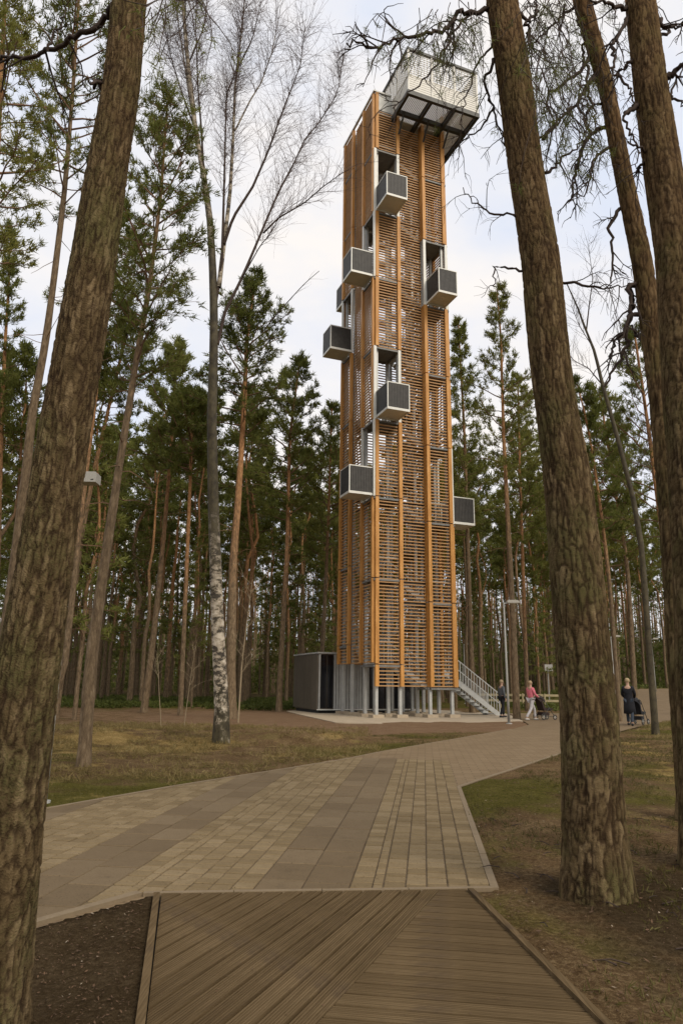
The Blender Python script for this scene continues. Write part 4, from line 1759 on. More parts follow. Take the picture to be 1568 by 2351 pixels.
# ---- trees placed one by one
def placed_tree(label, Y, px, w0, w1, f0, rad, seed, kind='pine', needles='needles', nb=46, ln=.2, wd=.028, shape='scots', sub=6, tn=9, dens=1.0, dead=8, name='pine_tree', cat='pine tree', nside=12, hs=1.0):
    P = np.array([at(x, y, Y) for x, y in px])
    zg = float(Hg(P[0][0], Y, False))
    P[0][2] = zg - .1
    base = np.array([P[0][0], Y, zg])
    Q, W = resample(P - base, np.linspace(w0 / 2, w1 / 2, len(P)), 30)
    arc = np.r_[0, np.cumsum(np.linalg.norm(np.diff(Q, axis=0), axis=1))]
    W = W * (1 + .2 * np.exp(-arc / .2))
    t = thing(name, label, cat, tuple(base))
    V, F = tube(Q, W, nside)
    rg = np.random.default_rng(seed)
    V = V + rg.normal(0, .004, V.shape)
    hh = np.repeat(arc / arc[-1], nside) * hs + (.42 if hs == 0 else 0)
    mk('trunk', V, F, M['birch'] if kind == 'birch' else M['bark_far'], t, True, attrs={'hh': hh})
    if kind == 'pine':
        V, F, mi, rv = crown(Q, W, f0, rad, rg, nb=nb, ln=ln, wd=wd, shape=shape, sub=sub, tn=tn, dens=dens, dead=dead)
        crown_obj(V, F, mi, rv, M[needles], t)
    return t, base, Q, W


placed_tree('slender dark pine left of the birch with a narrow tufted crown', 13.0, [(192, 1765), (212, 1500), (240, 1300), (270, 1100), (310, 850), (345, 650), (370, 450), (385, 235)], .24, .04, .50, 1.55, 101, hs=.3,
            nb=56, ln=.13, wd=.015, shape='cone2', sub=6, tn=11, dens=.85, dead=9)
placed_tree('tall pine with an orange upper trunk and loose crown left of the nearest trunk', 19.0, [(-20, 1735), (15, 1450), (35, 1297), (60, 1097), (75, 947), (107, 780), (133, 575), (150, 430), (165, 250), (178, 60), (188, -120)], .34, .07, .60, 2.5, 102, hs=.75,
            nb=60, ln=.17, wd=.022, dens=.9)
placed_tree('yellow green pine crown filling the top left corner', 15.0, [(-95, 1790), (-60, 1200), (-30, 800), (-10, 400), (5, 150), (15, -60)], .3, .08, .55, 2.1, 103, needles='needles_y', nb=50, ln=.15, wd=.02, dens=1.0)
placed_tree('young dark pine standing low against the sky at the left edge', 30.0, [(-30, 1665), (-5, 1300), (5, 950), (15, 750), (22, 640), (25, 525)], .28, .05, .52, 1.5, 104, nb=46, ln=.2, wd=.03, shape='cone')
placed_tree('bright orange barked pine just right of the nearest trunk, the longer of the pair', 26.0, [(105, 1660), (150, 1527), (185, 1197), (215, 947), (240, 747), (258, 600), (270, 470)], .27, .08, .72, 2.2, 105, needles='needles_y', nb=44, dens=.9)
placed_tree('bright orange barked pine just right of the nearest trunk, the shorter of the pair', 28.0, [(127, 1650), (145, 1527), (165, 1397), (190, 1222), (215, 1087), (245, 960), (280, 812), (295, 745)], .28, .09, .74, 2.2, 106, nb=40)
placed_tree('straight pine with an orange upper trunk right of the birch', 30.0, [(531, 1655), (530, 1527), (535, 1297), (547, 1147), (560, 947), (567, 777), (585, 645)], .48, .10, .60, 2.9, 107, nb=62, ln=.22, wd=.032)
placed_tree('pine with a rounded crown halfway between the birch and the tower', 40.0, [(640, 1640), (645, 1527), (660, 1247), (665, 997), (688, 835)], .36, .10, .52, 3.1, 108, nb=60, ln=.25, wd=.04)
placed_tree('pine directly left of the tower with its crown against the slats', 44.0, [(728, 1640), (740, 1500), (752, 1250), (762, 935)], .36, .10, .45, 2.8, 109, nb=54, ln=.26, wd=.042)
placed_tree('dark full crowned pine behind the slender one and the birch', 36.0, [(330, 1645), (355, 1447), (375, 1250), (392, 1050), (408, 800)], .36, .10, .62, 3.0, 110, nb=56, ln=.24, wd=.038)
placed_tree('thin pine with a strikingly red orange trunk left of the birch', 33.0, [(415, 1640), (425, 1397), (435, 1160), (441, 1000), (445, 905)], .24, .10, .70, 2.6, 111, nb=46, ln=.24, wd=.038)
placed_tree('pine with a dark crown showing immediately right of the tower', 41.0, [(1085, 1640), (1078, 1400), (1066, 1000), (1052, 745)], .36, .08, .42, 2.7, 112, nb=64, ln=.24, wd=.038, shape='cone')
placed_tree('tall thin pine with an open crown between the tower and the massive trunk', 34.0, [(1186, 1650), (1176, 1400), (1165, 1189), (1156, 1010), (1149, 771), (1140, 665)], .34, .06, .50, 2.1, 113, nb=50, ln=.2, wd=.03, dens=.8, needles='needles_y')
placed_tree('shorter leafy pine against the left side of the massive trunk', 46.0, [(1210, 1630), (1203, 1400), (1194, 1117), (1188, 870)], .30, .10, .45, 2.8, 114, nb=52, ln=.26, wd=.042, needles='needles_y')
placed_tree('leaning thin pine right behind the massive trunk', 33.0, [(1420, 1625), (1400, 1350), (1380, 1180), (1350, 980), (1325, 885)], .22, .06, .50, 2.3, 115, nb=46, ln=.22, wd=.034)
placed_tree('broad crowned pine in the gap between the massive trunk and the twisted one', 40.0, [(1455, 1600), (1440, 1300), (1400, 1050), (1375, 900)], .30, .08, .45, 3.2, 116, nb=62, ln=.25, wd=.04, needles='needles_y')
placed_tree('pine with an open crown behind the twisted dead limbs', 27.0, [(1560, 1640), (1530, 1300), (1490, 1000), (1455, 760)], .28, .08, .45, 2.4, 117, nb=50, ln=.2, wd=.026, dens=.6)

# birch by the tower lawn, many upright limbs and fine twigs
bt, bb_, BQ, BWd = placed_tree('birch with white lower trunk and bare spreading limbs, left of the tower', 18.7, [(508, 1708), (510, 1640), (503, 1500), (497, 1350), (490, 1150), (487, 950), (492, 780), (490, 640), (482, 500), (468, 400), (450, 300), (432, 150), (420, 0), (412, -120)],
                               .40, .08, 0, 0, 120, kind='birch', name='birch_tree', cat='birch tree', nside=16)
limbs = [
    ([(495, 700), (510, 600), (513, 500), (517, 350), (520, 215), (545, 160), (560, 20)], .05, 'dark'),
    ([(503, 660), (512, 580), (528, 450), (535, 330), (540, 200), (552, 100), (562, 0), (568, -100)], .075, 'w'),
    ([(515, 560), (535, 500), (580, 430), (615, 350), (640, 280), (665, 215), (690, 150), (700, 60)], .05, 'dark'),
    ([(500, 790), (515, 720), (555, 640), (585, 570), (610, 510), (640, 440), (675, 375), (700, 320), (730, 285), (775, 215), (790, 120)], .055, 'dark'),
    ([(605, 535), (640, 500), (700, 465), (740, 430), (784, 398), (800, 390)], .028, 'dark'),
    ([(470, 410), (455, 340), (440, 250), (425, 150), (405, 20), (395, -80)], .05, 'w'),
    ([(484, 520), (470, 430), (463, 300), (455, 200), (450, 60), (452, -60)], .045, 'dark'),
    ([(540, 300), (575, 230), (600, 190), (625, 120), (640, 40)], .03, 'w'),
    ([(450, 300), (420, 220), (390, 120), (370, 20)], .03, 'dark'),
    ([(555, 640), (600, 560), (620, 540), (650, 480)], .02, 'dark'),
    ([(600, 765), (650, 705), (700, 650), (733, 622)], .018, 'dark'),
    ([(545, 160), (580, 90), (600, 0)], .03, 'dark'), ([(432, 150), (470, 60), (480, -40)], .03, 'dark'),
]
rg = np.random.default_rng(77)
limbP = []
for pts, r0, kd in limbs:
    dy = rg.normal(0, 1.0) if len(limbP) else 0
    nb = len(pts)
    P = np.array([at(x, y, 18.7 + dy * (k / nb) * 1.2) for k, (x, y) in enumerate(pts)]) - bb_
    Q, _ = resample(P, np.ones(nb), 24)
    W = np.linspace(r0, .008, 24)
    V, F = tube(Q, W, 8)
    mk('limb', V, F, M['birch'] if kd == 'w' else M['dead'], bt, True, attrs={'hh': np.full(len(V), .66 if kd == 'w' else .5)})
    limbP.append((Q, W, r0))
mb = MB()
for Q, W, r0 in limbP + [(BQ[18:], BWd[18:], .05)]:
    L = np.linalg.norm(Q[-1] - Q[0])
    if r0 < .02:
        twigs_on(mb, Q, W, rg, 8, .5, .004, 1, .03, .2, .3, .3)
        continue
    twigs_on(mb, Q, W, rg, int(9 * L), 1.4, .0068, 2, .02, .20, .30, .55, 5)
tw = [t_ for t_ in mb.V]
allQ = []
for Q, W, r0 in limbP[:9]:
    if r0 >= .03:
        twigs_on(mb, Q[8:], W[8:], rg, int(18 * np.linalg.norm(Q[-1] - Q[8])), 1.0, .0050, 2, -.16, .22, .1, .3, 5)
o = mb.build('twigs', M['twig'], bt)
o['kind'] = 'stuff'

# bare mossy tree behind the massive trunk
mt, mbb, MQ, MW = placed_tree('bare thin birch with a mossy forked stem between the massive and the twisted pine', 24.0, [(1500, 1640), (1472, 1260), (1455, 1153), (1418, 1010), (1383, 885), (1362, 800), (1345, 760), (1325, 705), (1300, 650)], .22, .03, 0, 0, 130, kind='birch', name='birch_tree', cat='birch tree', hs=0)
for pts, r0 in (([(1383, 885), (1350, 845), (1320, 830), (1290, 800)], .03), ([(1345, 762), (1352, 700), (1360, 640), (1350, 560)], .03), ([(1383, 890), (1410, 840), (1440, 760), (1450, 690)], .02), ([(1362, 800), (1330, 750), (1310, 700)], .02), ([(1440, 1100), (1480, 1040), (1500, 980)], .02)):
    P = np.array([at(x, y, 24.0) for x, y in pts]) - mbb
    Q, _ = resample(P, np.ones(len(P)), 14)
    mb = MB()
    mb.tube(Q, np.linspace(r0, .006, 14), 6, False)
    twigs_on(mb, Q, Q, rg, 26, 1.1, .006, 2, .02, .22, .2, .4)
    mb.build('limb', M['dead'], mt)
# bare sapling in front of the wood
sap = thing('sapling', 'thin pale leafless sapling in front of the wood, left of the tower', 'sapling', (float(at(548, 1640, 27)[0]), 27, 0))
sb = np.array([sap.location.x, 27, 0])
P = np.array([at(548, 1640, 27), at(556, 1520, 27), at(568, 1420, 27), at(580, 1330, 27)]) - sb
P[0][2] = -.05
Q, _ = resample(P, np.ones(4), 14)
mb = MB()
mb.tube(Q, np.linspace(.035, .008, 14), 6, False)
twigs_on(mb, Q, Q, rg, 16, 1.1, .009, 2, .0, .22, .3, .3)
mb.build('stem', simple('pale_sapling_bark', (.26, .20, .12), .8), sap)
for x, y, Y, lab in ((424, 1650, 24, 'thin staked sapling in the straw grass left of the birch'), (372, 1650, 24, 'short slanting bare sapling behind the straw grass')):
    q = at(x, y, Y)
    s_ = thing('sapling', lab, 'sapling', (float(q[0]), Y, float(Hg(q[0], Y, False))))
    mb = MB()
    Q, W = crooked((0, 0, -.05), (.05 if x > 400 else -.12, 0, 1), 2.5, .014, 7, rg, .05, 0)
    mb.tube(Q, W, 6, False)
    twigs_on(mb, Q, W, rg, 9, .7, .006, 2, .0, .2, .4, .4)
    mb.build('stem', bpy.data.materials['pale_sapling_bark'], s_)

# ---- the wood: shared tree models, each tree its own thing
variants = []
for k in range(9):
    rg = np.random.default_rng(300 + k)
    Hh = 20.0
    P = np.array([(rg.normal(0, .18) * q / 4, rg.normal(0, .18) * q / 4, Hh * q / 9) for q in range(10)])
    Q, W = resample(P, np.linspace(.155, .03, 10), 14)
    V, F = tube(Q, W, 7)
    tme = mk('trunk', V, F, M['bark_far'], link=False, smooth=True, attrs={'hh': np.repeat(np.linspace(0, 1, 14), 7)})
    if k < 6:
        V, F, mi, rv = crown(Q, W, .52 + .03 * k, 2.1 + .2 * (k % 3), rg, nb=44, sub=5, tn=6, ln=.30, wd=.055, dens=.8, dead=14)
    else:
        V, F, mi, rv = crown(Q, W, .14 + .05 * (k - 6), 1.9, rg, nb=70, sub=5, tn=4, ln=.30, wd=.055, dens=.6, shape='cone', dead=4, lift=.0)
    cme = crown_obj(V, F, mi, rv, M['needles'] if k % 3 else M['needles_y'], link=False)
    variants.append((tme, cme))
rg = np.random.default_rng(2024)
placed = []
cand = 0
tries = 0
GRP = {'l': 'trees of the wood left of the tower', 'm': 'trees of the wood behind the tower', 'r': 'trees of the wood right of the tower'}
LAB = {'l': 'tall slender pine among many alike in the wood left of the tower', 'm': 'tall slender pine among many alike in the wood behind the tower', 'r': 'tall slender pine among many alike in the wood right of the tower'}
far_list = []
while tries < 60000 and (len(placed) < 250 or len(far_list) < 760):
    tries += 1
    d = math.sqrt(rg.uniform(25 ** 2, 175 ** 2))
    az = R(rg.uniform(-33, 33))
    x, y = d * math.sin(az), d * math.cos(az)
    pxx = 784 + x / (y * COST) * F_PX
    if sdist(np.array([[x, y]]), path_poly)[0] < 1.3:
        continue
    if math.hypot(x - 2.6, y - 37) < 12.5:
        continue
    if y < 46 and -4 < x < 16:
        continue
    if y < 43 and x < 0 and not (x < -.36 * y):
        continue
    if y < 48 and x > 0:
        continue
    # keep the tree line low beside the tower as in the picture
    lim = 22.0
    if 640 < pxx < 780:
        lim = 1.45 + y * math.tan(R(22.5))
    elif 1040 < pxx < 1250:
        lim = 1.45 + y * math.tan(R(20.5))
    elif pxx >= 1250:
        lim = 1.45 + y * math.tan(R(22.5))
    elif pxx < 640:
        lim = 1.45 + y * math.tan(R(27))
    h = min(rg.uniform(17, 23), lim * rg.uniform(.88, 1.0))
    if h < 14:
        if y < 46:
            continue
        h = max(h, 13.0)
    near = False
    for (a, b, _) in (placed if y < 95 else far_list[-150:]):
        if (a - x) ** 2 + (b - y) ** 2 < (2.7 if y < 95 else 1.8) ** 2:
            near = True
            break
    if near:
        continue
    if y < 92 and len(placed) < 250:
        placed.append((x, y, h))
    elif y >= 80:
        if len(far_list) < 760:
            far_list.append((x, y, h))
WOOD = {}
for x, y, h in placed:
    pxx = 784 + x / (y * COST) * F_PX
    s = 'l' if pxx < 790 else ('m' if pxx < 1050 else 'r')
    k = int(rg.integers(0, 9)) if rg.random() < .75 or True else 0
    if k >= 6 and rg.random() < .1:
        k = int(rg.integers(0, 6))
    z = float(Hg(x, y, False)) - .05
    marks_ = [(60, 'at the far left edge'), (150, 'behind the nearest leaning trunk'), (215, 'beside the pair of orange stems'), (300, 'right behind the slender dark pine'), (380, 'between the slender pine and the red stemmed one'), (470, 'just left of the birch'), (540, 'right behind the birch'), (620, 'right of the birch'), (700, 'behind the left end of the service cabin'), (790, 'behind the service cabin'), (1050, 'seen through the tower'), (1120, 'above the entrance stair'), (1180, 'by the near lamp post'), (1250, 'above the person in pink'), (1340, 'left side of the massive trunk'), (1430, 'right side of the massive trunk'), (1500, 'behind the person in the black coat'), (9999, 'by the right edge of the picture')]
    where = [w_ for lim_, w_ in marks_ if pxx < lim_][0]
    dep = 'front row' if y < 50 else ('second row' if y < 62 else ('third row' if y < 76 else 'back row'))
    kind_ = ('sparse crown', 'narrow crown', 'dark crown', 'open crown', 'ragged crown', 'yellowish crown')[k] if k < 6 else 'low branches'
    lab_ = f'{"tall" if h > 20 else "short"} pine {where}, {dep}, {kind_}'
    t = thing('pine_tree', lab_, 'pine tree', (x, y, z), rg.uniform(0, 6.28), GRP[s])
    WOOD.setdefault(lab_, []).append((x * x + y * y, t))
    sc = h / 20.0 * (.62 if k >= 6 and rg.random() < .5 else 1.0)
    fat = rg.uniform(.8, 1.35)
    for nm, me, sxy in (('trunk', variants[k][0], fat), ('crown', variants[k][1], rg.uniform(.9, 1.2))):
        o = bpy.data.objects.new(nm, me)
        C.objects.link(o)
        o.parent = t
        o.scale = (sc * sxy, sc * sxy, sc)
for lab_, ts in WOOD.items():
    ts.sort(key=lambda q: q[0])
    words = {1: [''], 2: ['nearer ', 'farther '], 3: ['nearest ', 'middle ', 'farthest '], 4: ['nearest ', 'second nearest ', 'third nearest ', 'farthest ']}.get(len(ts))
    if words:
        for w_, (d_, t_) in zip(words, ts):
            t_['label'] = w_ + lab_
# everything deeper in the wood reads as one mass
rg = np.random.default_rng(99)
VV, FF, HH, n0 = [], [], [], 0
NC, ND = [], []
for x, y, h in far_list:
    r0 = rg.uniform(.09, .20)
    lean = rg.normal(0, .012, 2)
    z0 = float(H0(x, y)) - .2
    P = np.array([(x, y, z0), (x + lean[0] * h * .5, y + lean[1] * h * .5, z0 + h * .5), (x + lean[0] * h, y + lean[1] * h, z0 + h * .97)])
    V, F = tube(P, [r0, r0 * .7, .03], 5)
    VV.append(V)
    FF.append(F[0] + n0)
    HH.append(np.repeat([0, .5, 1.0], 5))
    n0 += len(V)
    nt = 24
    low = rg.random() < .35
    zz = (rg.uniform(.12, 1, nt) if low else rg.uniform(.5, 1, nt) ** .8)
    rr_ = rg.uniform(.2, 2.2, nt) * (1.15 - zz) * 1.6
    a = rg.uniform(0, 6.28, nt)
    NC.append(np.stack([x + np.cos(a) * rr_, y + np.sin(a) * rr_, z0 + zz * h], 1))
    ND.append(np.stack([np.cos(a), np.sin(a), np.full(nt, .4)], 1))
for _ in range(1000):
    d, az = rg.uniform(165, 300), R(rg.uniform(-34, 34))
    x, y, h = d * math.sin(az), d * math.cos(az), rg.uniform(17, 22)
    r0 = rg.uniform(.12, .28)
    P = np.array([(x, y, float(H0(x, y)) - .3), (x + rg.normal(0, .3), y, h * .5), (x + rg.normal(0, .5), y, h)])
    V, F = tube(P, [r0, r0 * .7, .04], 4)
    VV.append(V)
    FF.append(F[0] + n0)
    HH.append(np.repeat([0, .5, 1.0], 4))
    n0 += len(V)
    k_ = 22
    f_ = np.r_[rg.uniform(.02, .45, 10), rg.uniform(.5, 1, 12)]
    a = rg.uniform(0, 6.28, k_)
    r_s = rg.uniform(.2, 2.4, k_)
    NC.append(np.stack([x + np.cos(a) * r_s, y + np.sin(a) * r_s, float(H0(x, y)) + f_ * h], 1))
    ND.append(np.stack([np.cos(a), np.sin(a), np.full(k_, .3)], 1))
for _ in range(420):          # young growth between the far trunks
    d = rg.uniform(95, 178)
    az = R(rg.uniform(-33, 33))
    x, y = d * math.sin(az), d * math.cos(az)
    hh_ = rg.uniform(3, 10)
    k_ = 60
    f_ = rg.random(k_)
    a = rg.uniform(0, 6.28, k_)
    r_s = hh_ * .33 * (1 - f_ * .8)
    NC.append(np.stack([x + np.cos(a) * r_s, y + np.sin(a) * r_s, float(H0(x, y)) + f_ * hh_], 1))
    ND.append(np.stack([np.cos(a), np.sin(a), np.full(k_, .3)], 1))
NV, NF, rv = needle_tris(np.concatenate(NC), np.concatenate(ND), rg, 6, .55, .15, .8)
# brushwood between the farthest trunks
nb_ = 7000
d, az, zb__ = np.sqrt(rg.uniform(150 ** 2, 300 ** 2, nb_)), np.radians(rg.uniform(-34, 34, nb_)), rg.random(nb_) ** 1.3
bx, by = d * np.sin(az), d * np.cos(az)
BP = np.stack([bx, by, H0(bx, by) + .2 + zb__ * 12], 1)
WV, WF, wr = needle_tris(BP, np.tile([[0, 0, .5]], (nb_, 1)), rg, 4, 1.9, .75, .8)
NF = np.r_[NF, WF + len(NV)]
NV = np.r_[NV, WV]
rv = np.r_[rv, wr * .3]
BV = np.concatenate(VV)
nbf = sum(len(f) for f in FF)
o = mk('far_wood', np.r_[BV, NV], FF + [NF + len(BV)], [M['bark_far'], M['needles']], midx=np.r_[np.zeros(nbf), np.ones(len(NF))],
       attrs={'hh': np.r_[np.concatenate(HH), np.zeros(len(NV))], 'rnd': np.r_[np.zeros(len(BV)), rv]})
o['kind'] = 'stuff'
o['label'] = 'deep pine wood closing the view behind the nearer trees'
#DETAILS

# ------------------------------------------------------------------ low growth and litter
def scatter(name, pts, rg, n, ln, wd, mat, updir=.8, spread=.6, label=None, lift=.0):
    D = np.tile(np.array([[0, 0, updir]]), (len(pts), 1))
    V, F, rv = needle_tris(pts, D, rg, n, ln, wd, spread)
    V[:, 2] += lift
    o = mk(name, V, F, mat, attrs={'rnd': rv})
    o['kind'] = 'stuff'
    if label:
        o['label'] = label
    return o


rg = np.random.default_rng(55)


def pts_in(n, x0, x1, y0, y1, cond=None, margin=.06):
    X = rg.uniform(x0, x1, n)
    Y = rg.uniform(y0, y1, n)
    P = np.stack([X, Y], 1)
    ok = (sdist(P, path_poly) > margin) & (sdist(P, deck_poly) > margin) & (sdist(P, slab_poly) > .2)
    if cond is not None:
        ok &= cond(X, Y)
    P = P[ok]
    return np.c_[P, Hg(P[:, 0], P[:, 1])]


# blueberry carpet at the edge of the wood
p = pts_in(26000, -30, 5, 41.5, 66, lambda x, y: (np.abs(x - (-.12 * y)) < .42 * y) & (fbm(x * .35, y * .35, 3, 77) > .36))
p[:, 2] += rg.random(len(p)) * .24
scatter('blueberry_shrubs', p, rg, 6, .16, .06, M['shrub'], .7, .8, 'low green blueberry carpet along the edge of the wood')
p = pts_in(9000, 12, 48, 44, 78, lambda x, y: fbm(x * .35, y * .35, 3, 78) > .42)
p[:, 2] += rg.random(len(p)) * .3
scatter('undergrowth', p, rg, 5, .22, .09, M['shrub'], .7, .8, 'low green undergrowth beside the far path')
# dry grass, near left verge
strawm = leafy('dry_grass', (.10, .075, .022), (.19, .14, .05), (.33, .26, .11), .8)
greenm = leafy('short_verge_grass', (.060, .052, .012), (.095, .082, .020), (.15, .125, .04), .8)
p = pts_in(15000, -13, 1, 9.5, 26, lambda x, y: (x < y * .55 - 7.2) & (fbm(x * .9, y * .9, 3, 80) > .38))
scatter('dry_grass', p, rg, 6, .12, .013, strawm, .5, .9, 'flattened dry grass on the verge left of the path')
p = pts_in(16000, -9, 7, 7, 24, lambda x, y: (sdist(np.stack([x, y], -1), path_poly) < 1.6) & (x < y * .6 - 5.5))
scatter('verge_grass', p, rg, 5, .05, .006, greenm, .8, .7, 'short green grass along the left edge of the path')
p = pts_in(22000, 1.0, 11, 3.4, 22, lambda x, y: fbm(x * .8, y * .8, 3, 81) > .40)
scatter('moss_and_grass', p, rg, 5, .06, .008, greenm, .7, .9, 'thin moss and grass on the ground right of the path')
p = pts_in(14000, 9, 26, 22, 36, lambda x, y: fbm(x * .8, y * .8, 3, 82) > .40)
scatter('bank_grass', p, rg, 4, .10, .012, strawm, .7, .8, 'yellowish grass on the low bank right of the path')
# leaf and needle litter: small flat pieces
litm = simple('leaf_litter', (.095, .055, .030), .9, var=.6, scale=9, bump=0)
litp = simple('pale_leaf_litter', (.30, .24, .17), .9, var=.4, scale=9, bump=0)


def litter(name, p, s0, s1, mat, label):
    n = len(p)
    a = rg.uniform(0, 6.28, n)
    s = rg.uniform(s0, s1, n)
    el = rg.uniform(.35, 1, n)
    tl = rg.normal(0, .25, (n, 2))
    Vs = []
    for (cx, cy) in ((-1, -.15), (0, -.5), (1, .1), (.1, .5)):
        dx = (cx * np.cos(a) - cy * el * np.sin(a)) * s
        dy = (cx * np.sin(a) + cy * el * np.cos(a)) * s
        Vs.append(np.stack([p[:, 0] + dx, p[:, 1] + dy, p[:, 2] + .006 + dx * tl[:, 0] + dy * tl[:, 1] + .004], 1))
    V = np.stack(Vs, 1).reshape(-1, 3)
    o = mk(name, V, np.arange(len(V)).reshape(-1, 4), mat)
    o['kind'] = 'stuff'
    o['label'] = label


litter('leaf_litter', np.r_[pts_in(40000, 1.0, 10, 2.9, 17), pts_in(6000, -3.2, -.8, 3.0, 6)], .004, .012, litm, 'brown leaves, bark chips and needles on the bare ground')
litter('bark_flakes', pts_in(2600, 1.0, 8, 2.9, 13), .008, .024, litm, 'larger brown bark flakes and leaves on the bare ground at the right')
litter('pale_litter', np.r_[pts_in(900, 1.0, 8, 2.9, 14), pts_in(60, -3.2, -.8, 3.0, 6), pts_in(500, -8, 2, 9, 22)], .007, .017, litp, 'scattered pale leaves and chips on the ground')
# needles and bits lying on the paving and boards
n = 900
X, Y = rg.uniform(-3.5, 3.0, n), rg.uniform(3.4, 13, n)
P = np.stack([X, Y], 1)
ok = (sdist(P, path_poly) < -.05) | (sdist(P, deck_poly) < -.05)
P = P[ok]
litter('path_debris', np.c_[P, np.zeros(len(P)) - .002], .003, .010, litm, 'bits of bark and needles lying on the paving and boards')

# cones and twigs by the foot of the massive pine
mb = MB()
for _ in range(60):
    x, y = rg.uniform(1.3, 4.2), rg.uniform(3.3, 8.5)
    if sdist(np.array([[x, y]]), path_poly)[0] < .1:
        continue
    a = rg.uniform(0, 3.14)
    l = rg.uniform(.06, .2)
    z = float(Hg(x, y)) + .012
    mb.tube([(x, y, z), (x + l * .5 * math.cos(a), y + l * .5 * math.sin(a), z + .012), (x + l * math.cos(a + .2), y + l * math.sin(a + .2), z + .003)], [.005, .004, .002], 4, False)
o = mb.build('fallen_twigs', M['dead'])
o['kind'] = 'stuff'


# ------------------------------------------------------------------ people
def skin_mesh(name, verts, edges, radii, mat, parent, root=0, sub=1):
    me = bpy.data.meshes.new(name)
    me.from_pydata([tuple(v) for v in verts], edges, [])
    o = ob(name, me, parent)
    md = o.modifiers.new('skin', 'SKIN')
    md.use_smooth_shade = True
    for i, r_ in enumerate(radii):
        sv = me.skin_vertices[0].data[i]
        rx, ry = r_ if hasattr(r_, '__len__') else (r_, r_)
        sv.radius = (rx, ry)
        sv.use_root = (i == root)
    s = o.modifiers.new('sub', 'SUBSURF')
    s.levels = sub
    s.render_levels = sub
    me.materials.append(mat)
    return o


def cloth(name, c, var=.25):
    return simple(name, c, .85, var=var, scale=12, bump=.1)


skinm = simple('skin', (.42, .26, .18), .55, var=.1)


